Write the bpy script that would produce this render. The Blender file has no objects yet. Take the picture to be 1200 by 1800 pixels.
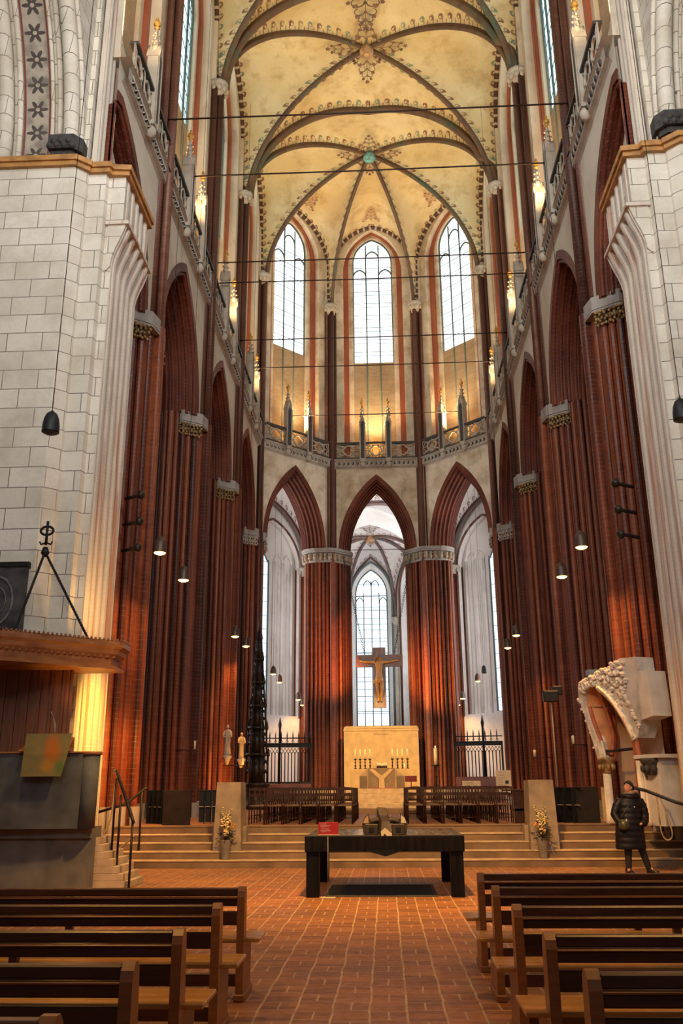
import bpy, math, random
from mathutils import Vector, Matrix
random.seed(7)
sc = bpy.context.scene
COL = sc.collection
PI = math.pi
def R(d): return math.radians(d)

# ------------------------------------------------------------------ mesh builder
class MB:
    def __init__(s):
        s.v = []; s.f = []; s.sm = []; s.uv = {}; s.M = None
    def add(s, vs, fs, smooth=False, uvs=None):
        o = len(s.v)
        if s.M is not None: vs = [s.M @ Vector(p) for p in vs]
        s.v += [tuple(p) for p in vs]
        for f in fs:
            s.f.append(tuple(i + o for i in f)); s.sm.append(smooth)
        if uvs:
            for k, l in uvs.items():
                d = s.uv.setdefault(k, {})
                for i, q in enumerate(l): d[i + o] = q
        return s
    def box(s, x0, x1, y0, y1, z0, z1):
        return s.add([(x0,y0,z0),(x1,y0,z0),(x1,y1,z0),(x0,y1,z0),(x0,y0,z1),(x1,y0,z1),(x1,y1,z1),(x0,y1,z1)],
                     [(0,3,2,1),(4,5,6,7),(0,1,5,4),(1,2,6,5),(2,3,7,6),(3,0,4,7)])
    def cbox(s, c, d):
        return s.box(c[0]-d[0]/2, c[0]+d[0]/2, c[1]-d[1]/2, c[1]+d[1]/2, c[2]-d[2]/2, c[2]+d[2]/2)
    def bbox(s, x0, x1, y0, y1, z0, z1, b=.01):
        # box with chamfered edges (all twelve)
        import itertools
        X=(x0,x1);Y=(y0,y1);Z=(z0,z1); vs=[]; idx={}
        for a,bb,c in itertools.product((0,1),(0,1),(0,1)):
            sx=1 if a==0 else -1; sy=1 if bb==0 else -1; sz=1 if c==0 else -1
            for ax in range(3):
                p=[X[a]+sx*b,Y[bb]+sy*b,Z[c]+sz*b]; p[ax]=(X[a],Y[bb],Z[c])[ax]
                idx[(a,bb,c,ax)]=len(vs); vs.append(tuple(p))
        fs=[]
        for ax in range(3):
            for s_ in (0,1):
                q=[]
                for (p,r) in ((0,0),(1,0),(1,1),(0,1)):
                    k=[0,0,0]; k[ax]=s_; k[(ax+1)%3]=p; k[(ax+2)%3]=r
                    q.append(idx[(k[0],k[1],k[2],ax)])
                fs.append(tuple(q if s_ else q[::-1]))
        for ax in range(3):
            o1,o2=(ax+1)%3,(ax+2)%3
            for p in (0,1):
                for r in (0,1):
                    k0=[0,0,0];k1=[0,0,0];k1[ax]=1
                    k0[o1]=k1[o1]=p;k0[o2]=k1[o2]=r
                    fs.append((idx[(*k0,o1)],idx[(*k1,o1)],idx[(*k1,o2)],idx[(*k0,o2)]))
        for k in itertools.product((0,1),(0,1),(0,1)):
            fs.append((idx[(*k,0)],idx[(*k,1)],idx[(*k,2)]))
        return s.add(vs,fs)
    def prism(s, poly, z0, z1, caps=True, smooth=False):
        n = len(poly)
        vs = [(p[0],p[1],z0) for p in poly] + [(p[0],p[1],z1) for p in poly]
        fs = [(i,(i+1)%n,n+(i+1)%n,n+i) for i in range(n)]
        s.add(vs, fs, smooth)
        if caps: s.add(vs, [tuple(range(n-1,-1,-1)), tuple(range(n,2*n))])
        return s
    def lathe(s, prof, c=(0,0,0), n=16, smooth=True, cap=True):
        vs = []; fs = []
        for r,z in prof:
            for k in range(n):
                a = 2*PI*k/n; vs.append((c[0]+r*math.cos(a), c[1]+r*math.sin(a), c[2]+z))
        for j in range(len(prof)-1):
            for k in range(n):
                fs.append((j*n+k, j*n+(k+1)%n, (j+1)*n+(k+1)%n, (j+1)*n+k))
        if cap:
            fs.append(tuple(range(n-1,-1,-1))); m=(len(prof)-1)*n; fs.append(tuple(range(m,m+n)))
        return s.add(vs, fs, smooth)
    def tube(s, pts, r, n=6, closed=False, smooth=True, flat=1.0):
        pts = [Vector(p) for p in pts]; m = len(pts); vs = []; fs = []
        up = Vector((0,0,1)); prev=None
        for i,p in enumerate(pts):
            if closed: t = pts[(i+1)%m]-pts[i-1]
            else: t = pts[min(i+1,m-1)]-pts[max(i-1,0)]
            t = t.normalized() if t.length>1e-9 else Vector((0,0,1))
            if prev is None:
                a = t.cross(up)
                if a.length < 1e-3: a = t.cross(Vector((1,0,0)))
            else:
                a = prev - t*prev.dot(t)
                if a.length<1e-6: a = t.cross(up)
            a.normalize(); prev=a; b = t.cross(a).normalized()
            rr = r[i] if isinstance(r,(list,tuple)) else r
            for k in range(n):
                an = 2*PI*k/n + PI/n
                vs.append(p + a*rr*math.cos(an) + b*rr*flat*math.sin(an))
        M = m if closed else m-1
        for i in range(M):
            for k in range(n):
                j=(i+1)%m
                fs.append((i*n+k, i*n+(k+1)%n, j*n+(k+1)%n, j*n+k))
        if not closed:
            fs.append(tuple(range(n-1,-1,-1))); fs.append(tuple(range((m-1)*n,m*n)))
        return s.add(vs, fs, smooth)
    def grid(s, rows, smooth=True, uvs=None, close=False):
        m=len(rows); n=len(rows[0]); vs=[p for r in rows for p in r]; fs=[]
        for i in range(m-1):
            for k in range(n if close else n-1):
                fs.append((i*n+k, i*n+(k+1)%n, (i+1)*n+(k+1)%n, (i+1)*n+k))
        return s.add(vs, fs, smooth, uvs)
    def ball(s, c, r, n=10, m=6):
        if not isinstance(r,(tuple,list)): r=(r,r,r)
        rows=[]
        for j in range(m+1):
            a=-PI/2+PI*j/m
            rows.append([(c[0]+r[0]*math.cos(a)*math.cos(2*PI*k/n), c[1]+r[1]*math.cos(a)*math.sin(2*PI*k/n), c[2]+r[2]*math.sin(a)) for k in range(n)])
        return s.grid(rows, True, close=True)
    def build(s, name, mat=None, parent=None, loc=None):
        me = bpy.data.meshes.new(name)
        me.from_pydata(s.v, [], s.f)
        me.polygons.foreach_set('use_smooth', s.sm)
        for k,d in s.uv.items():
            l = me.uv_layers.new(name=k)
            for lp in me.loops:
                l.data[lp.index].uv = d.get(lp.vertex_index,(0,0))
        me.update()
        o = bpy.data.objects.new(name, me); COL.objects.link(o)
        if mat: me.materials.append(mat)
        if parent is not None: o.parent = parent
        if loc: o.location = loc
        return o

def tag(o, label=None, cat=None, group=None, kind=None):
    if label: o['label']=label
    if cat: o['category']=cat
    if group: o['group']=group
    if kind: o['kind']=kind
    return o
def thing(name, label, cat, loc=(0,0,0), rz=0, group=None):
    o = bpy.data.objects.new(name, None); COL.objects.link(o); o.empty_display_size=.1
    o.location=loc; o.rotation_euler=(0,0,rz)
    return tag(o, label, cat, group)
def struct(o): o['kind']='structure'; return o
def kids(o): return [c for c in list(COL.objects) if c.parent is o]
def dup(root, loc=None, rz=None, label=None, group=None, src=None):
    ch = src if src is not None else tree(root)
    r = root.copy(); COL.objects.link(r)
    if loc is not None: r.location=loc
    if rz is not None: r.rotation_euler=(0,0,rz)
    if label: r['label']=label
    if group: r['group']=group
    def rec(lst, par):
        for o,sub in lst:
            c=o.copy(); COL.objects.link(c); c.parent=par; rec(sub,c)
    rec(ch, r)
    return r
def tree(o):
    return [(c, tree(c)) for c in kids(o)]

# ------------------------------------------------------------------ node helper
class NT:
    def __init__(s, name):
        s.m = bpy.data.materials.new(name); s.m.use_nodes=True
        s.t = s.m.node_tree; s.t.nodes.clear()
        s.out = s.t.nodes.new('ShaderNodeOutputMaterial')
    def n(s, typ, **k):
        o = s.t.nodes.new(typ)
        for a,b in k.items(): setattr(o,a,b)
        return o
    def put(s, sock, v):
        if v is None: return
        if isinstance(v, bpy.types.NodeSocket): s.t.links.new(v, sock)
        elif isinstance(v,(tuple,list)) and len(v)==3 and sock.type=='RGBA': sock.default_value=(*v,1)
        else: sock.default_value=v
    def math(s, op, a, b=None, c=None, clamp=False):
        o = s.n('ShaderNodeMath', operation=op, use_clamp=clamp)
        s.put(o.inputs[0],a); s.put(o.inputs[1],b) if b is not None else None
        if c is not None: s.put(o.inputs[2],c)
        return o.outputs[0]
    def mix(s, f, a, b, mode='MIX'):
        o = s.n('ShaderNodeMix', data_type='RGBA', blend_type=mode)
        s.put(o.inputs[0],f); s.put(o.inputs[6],a); s.put(o.inputs[7],b)
        return o.outputs[2]
    def pos(s): return s.n('ShaderNodeNewGeometry').outputs['Position']
    def obj(s): return s.n('ShaderNodeTexCoord').outputs['Object']
    def uv(s, name): return s.n('ShaderNodeUVMap', uv_map=name).outputs[0]
    def sep(s, v):
        o = s.n('ShaderNodeSeparateXYZ'); s.put(o.inputs[0],v); return o.outputs
    def comb(s, x,y,z):
        o = s.n('ShaderNodeCombineXYZ')
        for i,v in enumerate((x,y,z)): s.put(o.inputs[i],v)
        return o.outputs[0]
    def scale(s, v, k):
        o = s.n('ShaderNodeVectorMath', operation='MULTIPLY'); s.put(o.inputs[0],v); o.inputs[1].default_value=k if isinstance(k,(tuple,list)) else (k,k,k)
        return o.outputs[0]
    def noise(s, v, sc_=1, det=3, rough=.5):
        o = s.n('ShaderNodeTexNoise'); s.put(o.inputs['Vector'],v); o.inputs['Scale'].default_value=sc_
        o.inputs['Detail'].default_value=det; o.inputs['Roughness'].default_value=rough
        return o.outputs[0]
    def ramp(s, f, stops):
        o = s.n('ShaderNodeValToRGB'); s.put(o.inputs[0],f); e=o.color_ramp.elements
        while len(e)<len(stops): e.new(.5)
        for i,(p,c) in enumerate(stops):
            e[i].position=p; e[i].color=(*c,1) if len(c)==3 else c
        return o.outputs[0]
    def mr(s, v, a,b,c=0,d=1):
        o=s.n('ShaderNodeMapRange'); s.put(o.inputs[0],v)
        for i,q in enumerate((a,b,c,d)): o.inputs[i+1].default_value=q
        return o.outputs[0]
    def bump(s, h, st=.3, dist=.02):
        o=s.n('ShaderNodeBump'); o.inputs['Strength'].default_value=st; o.inputs['Distance'].default_value=dist
        s.put(o.inputs['Height'],h); return o.outputs[0]
    def bsdf(s, col, rough=.6, metal=0, normal=None, spec=None, emit=None, es=0, trans=None, alpha=None):
        o=s.n('ShaderNodeBsdfPrincipled')
        s.put(o.inputs['Base Color'],col); s.put(o.inputs['Roughness'],rough); s.put(o.inputs['Metallic'],metal)
        if normal is not None: s.put(o.inputs['Normal'],normal)
        if spec is not None: s.put(o.inputs['Specular IOR Level'],spec)
        if emit is not None: s.put(o.inputs['Emission Color'],emit); s.put(o.inputs['Emission Strength'],es)
        if trans is not None: s.put(o.inputs['Transmission Weight'],trans)
        if alpha is not None: s.put(o.inputs['Alpha'],alpha)
        s.t.links.new(o.outputs[0], s.out.inputs[0]); return s.m

def simple(name, col, rough=.6, metal=0, var=.25, scale=8, bump=.0, spec=None):
    t=NT(name); nz=t.noise(t.obj(),scale,3)
    dark=tuple(c*(1-var) for c in col); lite=tuple(min(1,c*(1+var)) for c in col)
    c=t.ramp(nz,[(.3,dark),(.7,lite)])
    nb=t.bump(nz,bump,.01) if bump else None
    return t.bsdf(c,rough,metal,nb,spec)
def glow(name, col, st):
    t=NT(name); e=t.n('ShaderNodeEmission'); t.put(e.inputs[0],col); e.inputs[1].default_value=st
    t.t.links.new(e.outputs[0],t.out.inputs[0]); return t.m

def brick_mat(name, stops, streak=(3.4,3.4,.035), course=.13, joint=.35, rough=.42, jointcol=(.32,.2,.15)):
    t=NT(name); p=t.pos()
    s1=t.noise(t.scale(p,streak),1.3,3,.6)
    s2=t.noise(t.scale(p,(1.2,1.2,2.5)),1.5,4,.65)
    f=t.math('ADD',t.math('MULTIPLY',s1,.86),t.math('MULTIPLY',s2,.16))
    c=t.ramp(f,stops)
    z=t.sep(p)[2]
    fr=t.math('FRACT',t.math('DIVIDE',z,course))
    j=t.math('LESS_THAN',fr,.12)
    nn=t.noise(t.scale(p,(9,9,9)),1,2)
    j2=t.math('MULTIPLY',j,t.mr(nn,.35,.65,0,joint))
    c=t.mix(j2,c,jointcol)
    # flecks of rubbed paint
    fl=t.mr(t.noise(t.scale(p,(5,5,3)),3,4,.75),.64,.74,0,.45)
    c=t.mix(fl,c,tuple(min(1,x*1.9) for x in stops[-1][1]))
    h=t.math('SUBTRACT',t.math('MULTIPLY',nn,.4),j)
    return t.bsdf(c,t.mr(s2,.3,.7,rough-.08,rough+.15),0,t.bump(h,.35,.02),.3)
def block_mat(name, c1, c2, mortar, bw=.8, bh=.46, rough=.75, off=0.0, msize=.012):
    t=NT(name); p=t.pos(); x,y,z=t.sep(p)
    v=t.comb(t.math('ADD',x,t.math('MULTIPLY',y,1.0)),t.math('ADD',z,off),0)
    b=t.n('ShaderNodeTexBrick'); t.put(b.inputs['Vector'],v); b.offset=.5
    for k,q in (('Color1',c1),('Color2',c2),('Mortar',mortar)): t.put(b.inputs[k],q)
    b.inputs['Scale'].default_value=1; b.inputs['Brick Width'].default_value=bw; b.inputs['Row Height'].default_value=bh
    b.inputs['Mortar Size'].default_value=msize; b.inputs['Mortar Smooth'].default_value=.3
    nz=t.noise(p,1.1,5,.62); nf=t.noise(p,14,3)
    c=t.mix(t.mr(nz,.42,.68,0,.6),b.outputs['Color'],tuple(q*k for q,k in zip(c1,(.60,.54,.47))))
    c=t.mix(t.mr(nf,.45,.8,0,.3),c,tuple(q*.7 for q in c1))
    h=t.math('SUBTRACT',t.math('MULTIPLY',nf,.5),t.math('MULTIPLY',b.outputs['Fac'],1.5))
    return t.bsdf(c,rough,0,t.bump(h,.5,.02))
WORLD=0.10; EXPO=0.0; GAL=400; VAU=1500; LAMP=1250; NAVE=5000; ALT=1700; CRS=1500; COLU=3600; PIE=520; WEST=1650; AMBL=1500
# ------------------------------------------------------------------ materials
BR_ST=[(.34,(.020,.008,.006)),(.44,(.080,.020,.010)),(.52,(.165,.038,.014)),(.60,(.26,.070,.024)),(.67,(.37,.17,.10)),(.75,(.15,.055,.035))]
M={}
M['brick']=brick_mat('glazed_red_brick',BR_ST)
M['brick_arch']=brick_mat('red_arch_brick',[(.3,(.050,.011,.006)),(.5,(.125,.027,.011)),(.7,(.21,.055,.024))],streak=(.35,.35,.35),rough=.55)
M['brick_up']=brick_mat('dark_shaft_brick',[(.3,(.022,.011,.009)),(.45,(.075,.028,.018)),(.58,(.155,.058,.036)),(.7,(.30,.17,.12))])
M['brick_jamb']=brick_mat('painted_brick_jamb',[(.3,(.26,.06,.03)),(.7,(.40,.13,.07))],streak=(1,1,.3))
def plaster(name, base, dirt, stain, s1=.35, rough=.85, grad=None):
    t=NT(name); p=t.pos(); a=t.noise(p,s1,6,.62); b=t.noise(t.scale(p,(1,1,.35)),1.6,5,.7); g=t.noise(p,18,2)
    c=t.mix(t.mr(a,.42,.68,0,1),base,dirt); c=t.mix(t.mr(b,.56,.76,0,.75),c,stain)
    c=t.mix(t.mr(g,.6,.8,0,.25),c,tuple(q*.6 for q in base))
    return t.bsdf(c,rough,0,t.bump(g,.2,.01))
M['plaster']=plaster('painted_plaster',(.68,.60,.48),(.52,.42,.30),(.32,.24,.16))
M['spandrel']=plaster('stained_spandrel_plaster',(.70,.60,.46),(.44,.32,.20),(.20,.13,.08),s1=1.1)
M['white']=plaster('white_limewash',(.74,.71,.68),(.62,.58,.54),(.42,.38,.35),s1=.5)
M['block']=block_mat('white_ashlar',(.78,.72,.61),(.66,.60,.49),(.12,.09,.07),msize=.010)
M['flute']=plaster('fluted_white_plaster',(.68,.60,.50),(.58,.49,.38),(.38,.28,.2),s1=1.2)
M['blind']=block_mat('ochre_brickwork',(.50,.36,.22),(.42,.28,.16),(.30,.22,.14),bw=.3,bh=.1,msize=.008)
M['stone']=plaster('grey_limestone',(.36,.32,.28),(.26,.225,.19),(.14,.115,.09),s1=1.5)
M['tracery']=plaster('pale_tracery_stone',(.50,.44,.36),(.38,.32,.25),(.2,.16,.12),s1=1.5)
M['capst']=simple('brown_capital_stone',(.34,.26,.18),.8,0,.4,5,.3)
M['dark_niche']=simple('dark_slate_and_hole_shade',(.045,.042,.042),.6)
M['gold']=simple('gilded_stone',(.55,.30,.06),.45,.35,.5,9)
M['gilt_dull']=simple('rubbed_gilt_carving',(.30,.19,.08),.55,.2,.7,6)
M['ochre_trim']=simple('ochre_painted_moulding',(.42,.20,.055),.6,0,.3,5)
M['iron']=simple('black_iron',(.018,.016,.015),.5,.6)
M['rod']=simple('rusty_iron_rod',(.05,.025,.015),.6,.4)
M['lead']=simple('grey_green_mullion',(.10,.14,.135),.7)

def glass_mat(name, col, st, lw=.016, pw=.19, ph=.27, diamond=False, dk=.35):
    # daylight seen through leaded panes
    t=NT(name); uv=t.uv('m'); x,y,_=t.sep(uv)
    def line(v,p,w):
        fr=t.math('FRACT',t.math('DIVIDE',v,p)); return t.math('LESS_THAN',fr,w/p)
    if diamond:
        a=line(t.math('ADD',x,y),pw,lw); b=line(t.math('SUBTRACT',x,y),pw,lw)
    else:
        a=line(x,pw,lw); b=line(y,ph,lw)
    l=t.math('MAXIMUM',a,b); l2=line(y,.86,.045); 
    nz=t.noise(uv,.8,3)
    c=t.mix(t.mr(nz,.35,.7),col,tuple(q*.86 for q in col))
    c=t.mix(t.math('MULTIPLY',l,dk),c,(.25,.36,.40)); c=t.mix(t.math('MULTIPLY',l2,.85),c,(.06,.09,.10))
    e=t.n('ShaderNodeEmission'); t.put(e.inputs[0],c); e.inputs[1].default_value=st
    t.t.links.new(e.outputs[0],t.out.inputs[0]); return t.m
M['glass']=glass_mat('daylit_leaded_glass',(.88,.94,1.0),2.3)
M['glass_side']=glass_mat('daylit_side_glass',(.66,.88,.92),2.0,dk=.5)
M['glass_low']=glass_mat('daylit_choir_glass',(.80,.92,1.0),1.9,diamond=True,dk=.45)

def web_mat(name, base, dirt, warm, crock=True, greens=True):
    t=NT(name); p=t.pos()
    a=t.noise(p,.28,6,.6); b=t.noise(p,1.1,5,.65)
    c=t.mix(t.mr(a,.40,.60),base,dirt); c=t.mix(t.mr(b,.50,.70,0,.8),c,warm); c=t.mix(t.mr(t.noise(p,9,4,.7),.55,.75,0,.35),c,warm)
    # faint brick coursing showing through
    if crock:
        for nm,per in (('a',.52),('b',.50)):
            u,v,_=t.sep(t.uv(nm))
            cell=t.math('FLOOR',t.math('DIVIDE',u,per))
            fu=t.math('MULTIPLY',t.math('SUBTRACT',t.math('FRACT',t.math('DIVIDE',u,per)),.5),per)
            def disc(cx,cy,r):
                dx=t.math('SUBTRACT',fu,cx); dy=t.math('SUBTRACT',v,cy)
                d=t.math('SQRT',t.math('ADD',t.math('MULTIPLY',dx,dx),t.math('MULTIPLY',dy,dy)))
                return t.math('LESS_THAN',d,r)
            big=disc(0,.36,.135); hole=disc(.035,.32,.055)
            stem=t.math('MULTIPLY',t.math('LESS_THAN',t.math('ABSOLUTE',t.math('SUBTRACT',fu,-.1)),.028),t.math('LESS_THAN',v,.34))
            stem2=t.math('MULTIPLY',t.math('LESS_THAN',t.math('ABSOLUTE',t.math('SUBTRACT',fu,.2)),.022),t.math('LESS_THAN',v,.25))
            m=t.math('MAXIMUM',t.math('MAXIMUM',t.math('SUBTRACT',big,hole),stem),stem2,clamp=True)
            m=t.math('MULTIPLY',m,t.mr(t.noise(p,6,3),.3,.55,.35,.9))
            rnd=t.n('ShaderNodeTexWhiteNoise',noise_dimensions='1D'); t.put(rnd.inputs['W'],cell)
            col=t.mix(t.math('GREATER_THAN',rnd.outputs[0],.72 if greens else 2),(.16,.055,.035),(.13,.19,.13))
            c=t.mix(m,c,col)
    return t.bsdf(c,.85)
M['web']=web_mat('painted_vault_plaster',(.72,.59,.34),(.62,.46,.22),(.47,.31,.13))
M['web_low']=web_mat('white_ambulatory_vault',(.66,.60,.56),(.60,.53,.49),(.50,.43,.39),True,False)
def rib_mat(name,c1,c2,c3,jc):
    t=NT(name); p=t.pos(); a=t.noise(p,.45,4,.6); b=t.noise(p,3,3)
    c=t.ramp(a,[(.35,c1),(.52,c2),(.68,c3)])
    c=t.mix(t.mr(b,.5,.7,0,.5),c,tuple(q*.5 for q in c1))
    return t.bsdf(c,.65)
M['rib']=rib_mat('brown_green_rib_paint',(.10,.052,.026),(.15,.078,.035),(.085,.10,.062),None)
M['rib_boss']=simple('ochre_boss_paint',(.42,.24,.11),.6,0,.5,4)
M['boss_blue']=simple('verdigris_boss_paint',(.14,.33,.30),.6,0,.5,6)
M['rib_low']=rib_mat('dark_ambulatory_rib',(.10,.06,.055),(.16,.09,.075),(.07,.085,.08),None)
M['paint']=simple('dark_foliage_paint',(.17,.09,.055),.85,0,.5,4)
M['paint_red']=simple('red_foliage_paint',(.34,.13,.07),.85,0,.5,4)
def dash_mat(name,a,b,per=.42):
    t=NT(name); z=t.sep(t.uv('m'))[0]
    m=t.math('LESS_THAN',t.math('FRACT',t.math('DIVIDE',z,per)),.3)
    return t.bsdf(t.mix(m,a,b),.7)
M['dash']=dash_mat('dashed_wall_rib_paint',(.085,.04,.028),(.50,.42,.32))

# ------------------------------------------------------------------ arch maths
def arc(a,h):
    c=(h*h-a*a)/(2*a); return c,a+c
def apt(a,h,i,s):
    c,Rr=arc(a,h); r=Rr-i
    th=(1-abs(s))*math.acos(max(-1,min(1,c/r))); sg=1 if s>=0 else -1
    return sg*(-c+r*math.cos(th)), r*math.sin(th)
def jamb(imax,tm,n,r0=0.0,flat=0.0,rr=.40):
    # stepped and rolled profile (inset, depth): front edge -> middle -> back edge
    pts=[(0,0)]
    if flat: pts.append((flat,0))
    di=(imax-flat)/n; dv=tm/n
    for k in range(n):
        i0=flat+k*di; v0=k*dv; r=rr*min(di,dv)
        c=(i0+di*.52,v0+dv*.48)
        pts.append((i0,v0+.001) if k else (i0,.0005))
        pts.append((i0,v0+dv*.25))
        for q in range(7):
            an=math.radians(-165+q*40)
            pts.append((c[0]+r*1.25*math.cos(an), c[1]+r*1.25*math.sin(an)))
        pts.append((i0+di*.8,v0+dv))
        pts.append((i0+di,v0+dv))
    return pts
class Bay:
    def __init__(s,A,B,ps,im,t,wj,flip=False):
        s.A=Vector((A[0],A[1],0)); s.B=Vector((B[0],B[1],0)); s.L=(s.B-s.A).length
        s.e=(s.B-s.A)/s.L; s.n=Vector((-s.e.y,s.e.x,0)); s.psA,s.psB=(ps if isinstance(ps,tuple) else (ps,ps)); s.im=im; s.t=t; s.wj=wj
        s.mid=(s.psA+s.L-s.psB)/2; s.a=(s.L-s.psA-s.psB)/2
    u0=-9; u1=99
    def P(s,u,v,z): return s.A+s.e*min(max(u,s.u0),s.u1)+s.n*v+Vector((0,0,z))
ZI=14.75; ZAP=19.35; ZC=19.8; ZG=20.2; ZB=21.2; ZCAP=30.4
W=6.45
NL=[(-W,14.6),(-W,23.0),(-W,30.3),(-W,37.6),(-W,45.0),(-2.66,48.7)]
nodes=[Vector((x,y,0)) for x,y in NL]+[Vector((-x,y,0)) for x,y in NL[::-1]]
# going left front -> apse -> right front, outward is to the left of travel
bays=[]
for k in range(len(nodes)-1):
    A,B=nodes[k],nodes[k+1]; L=(B-A).length
    nar = L<6
    ps=.42 if nar else .66
    if k==3: ps=(.66,.5)
    if k==7: ps=(.5,.66)
    bays.append(Bay(A,B,ps,.66 if nar else .82,1.8,1.15 if nar else 1.9))
bays[0].u0=3.7; bays[-1].u1=bays[-1].L-3.7
def jprof(b): 
    p=jamb(b.im,b.t/2,4,flat=.26 if b.L<6 else .3)
    return p+[(i,b.t-v) for i,v in p[::-1]]
def jpier(b):
    p=jamb(b.im,b.t/2,5,flat=0.0,rr=.46)
    return p+[(i,b.t-v) for i,v in p[::-1]]

# ------------------------------------------------------------------ arcade walls
def poly_ring(mb,b,outer,inner,v):
    # outer, inner: equal-length lists of (u,z)
    vs=[b.P(u,v,z) for u,z in outer]+[b.P(u,v,z) for u,z in inner]; n=len(outer)
    mb.add(vs,[(k,k+1,n+k+1,n+k) for k in range(n-1)])
def arch_line(b,a,zs,h,n=20,z0=None):
    L=[]
    if z0 is not None: L.append((b.mid-a,z0))
    for k in range(n+1):
        x,z=apt(a,h,0,-1+2*k/n) if k!=n//2 else (0,h); L.append((b.mid+x,zs+z))
    if z0 is not None: L.append((b.mid+a,z0))
    return L
side_names=['left_west','left_second','left_third','left_east','apse_left','apse_centre','apse_right','right_east','right_third','right_second','right_west']
for k,b in enumerate(bays):
    nm='wall_'+side_names[k]
    mb=MB()
    N=20; al=arch_line(b,b.a,ZI,ZAP-ZI,N)
    top=[(b.L*q/N,ZG) for q in range(N+1)]
    al2=[(0,ZI)]+al+[(b.L,ZI)]; top2=[(0,ZG)]+top+[(b.L,ZG)]
    for v in (0,b.t): poly_ring(mb,b,top2,al2,v)
    # gallery floor behind the balustrade
    mb.add([b.P(-.4,-.3,ZG),b.P(b.L+.4,-.3,ZG),b.P(b.L+.4,b.t,ZG),b.P(-.4,b.t,ZG)],[(0,1,2,3)])
    # clerestory: nested window arches
    a1=b.L/2-.80; a2=a1-.32; a3=a2-.28; nar=b.L<6
    WA=((33.35,2.9),(33.8,2.35),(34.2,1.72)) if nar else ((32.5,3.75),(32.7,3.4),(32.9,3.05))
    m0=b.mid; b.mid=b.L/2
    lo=ZG
    F1=arch_line(b,a1,*WA[0],N,lo); F2=arch_line(b,a2,*WA[1],N,lo); F3=arch_line(b,a3,*WA[2],N,lo)
    V1,V2_,V3,V4=.15,.5,.65,.88
    H=38.2
    rect=[(0,lo)]+[(b.L*q/N,H) for q in range(N+1)]+[(b.L,lo)]
    rect[1]=(0,33.35); rect[-2]=(b.L,33.35); rect[2]=(0,H); rect[-3]=(b.L,H)
    def reveal(mb_,F,v1,v2):
        n=len(F); vs=[b.P(u,v1,z) for u,z in F]+[b.P(u,v2,z) for u,z in F]
        mb_.add(vs,[(q,q+1,n+q+1,n+q) for q in range(n-1)])
    poly_ring(mb,b,rect,F1,V1); reveal(mb,F1,V1,V2_)
    poly_ring(mb,b,F2,F3,V3)
    reveal(mb,F3,V3,V4)
    mb.add([b.P(0,0,ZG),b.P(0,V1,ZG),b.P(0,V1,H),b.P(0,0,H)],[(0,1,2,3)])
    mb.add([b.P(b.L,0,ZG),b.P(b.L,V1,ZG),b.P(b.L,V1,H),b.P(b.L,0,H)],[(0,1,2,3)])
    w=struct(mb.build(nm,M['spandrel'] if k in(4,5,6) else M['plaster']))
    jm=MB(); poly_ring(jm,b,F1,F2,V2_); reveal(jm,F2,V2_,V3)
    jm.build('window_jamb',M['brick_jamb'],w)
    # blind panel below the window
    bp=MB(); zb=27.0
    bp.add([b.P(b.mid-a3,.80,ZG),b.P(b.mid+a3,.80,ZG),b.P(b.mid+a3,.80,zb),b.P(b.mid-a3,.80,zb),b.P(b.mid-a3,1.2,zb+.25),b.P(b.mid+a3,1.2,zb+.25)],[(0,1,2,3),(3,2,5,4)])
    bp.build('blind_panel',M['blind'],w)
    # window
    win=MB(); g=MB(); v=V4+.02
    gl=arch_line(b,a3-.03,WA[2][0],WA[2][1]-.04,N); pts=[(b.mid-a3+.03,zb)]+gl+[(b.mid+a3-.03,zb)]
    vs=[b.P(u,v,z) for u,z in pts]+[b.P(b.mid,v,30)]
    uv=[(u,z) for u,z in pts]+[(b.mid,30)]
    g.add(vs,[(q,q+1,len(pts)) for q in range(len(pts)-1)]+[(len(pts)-1,0,len(pts))],False,{'m':uv})
    lights=3 if nar else 5; lw=2*(a3-.03)/lights
    for q in range(1,lights):
        u=b.mid-(a3-.03)+lw*q
        _,zt=0,34.2+1.68*.75
        win.tube([b.P(u,v-.10,ZG),b.P(u,v-.10,(34.2+1.25) if nar else 34.2)],.055,4)
    for q in range(lights):
        u=b.mid-(a3-.03)+lw*(q+.5)
        z0=(33.15 if q!=1 else 34.5) if nar else (32.6,33.5,34.2,33.5,32.6)[q]
        pr=[]
        for j in range(13):
            x,z=apt(lw/2,lw*(.62 if nar else .8),0,-1+2*j/12) if j!=6 else (0,lw*(.62 if nar else .8))
            pr.append(b.P(u+x,v-.08,z0+z))
        win.tube(pr,.05,4)
    fr=[b.P(u,v-.06,z) for u,z in pts]; win.tube(fr,.06,4)
    for j in range(8):
        zz=27.0+j*.86
        win.tube([b.P(b.mid-a3,v-.03,zz+.8),b.P(b.mid+a3,v-.03,zz+.8)],.018,4)
    wo=struct(win.build('window_%d'%(k+1),M['lead']))
    g.build('window_glass',M['glass'] if k in (4,5,6) else M['glass_side'],wo)
    b.mid=m0
    # arch orders
    pr=jprof(b); rows=[]
    NS=28
    for q in range(NS+1):
        s=-1+2*q/NS; row=[]
        for i,vv in pr:
            x,z=apt(b.a,ZAP-ZI,i,s if q!=NS//2 else 1e-6)
            row.append(b.P(b.mid+x,vv-.012,ZI+z))
        rows.append(row)
    ar=MB(); ar.grid(rows,False)
    ar.build('arch_moulding',M['brick_arch'],w)
    b.wall=w

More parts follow.
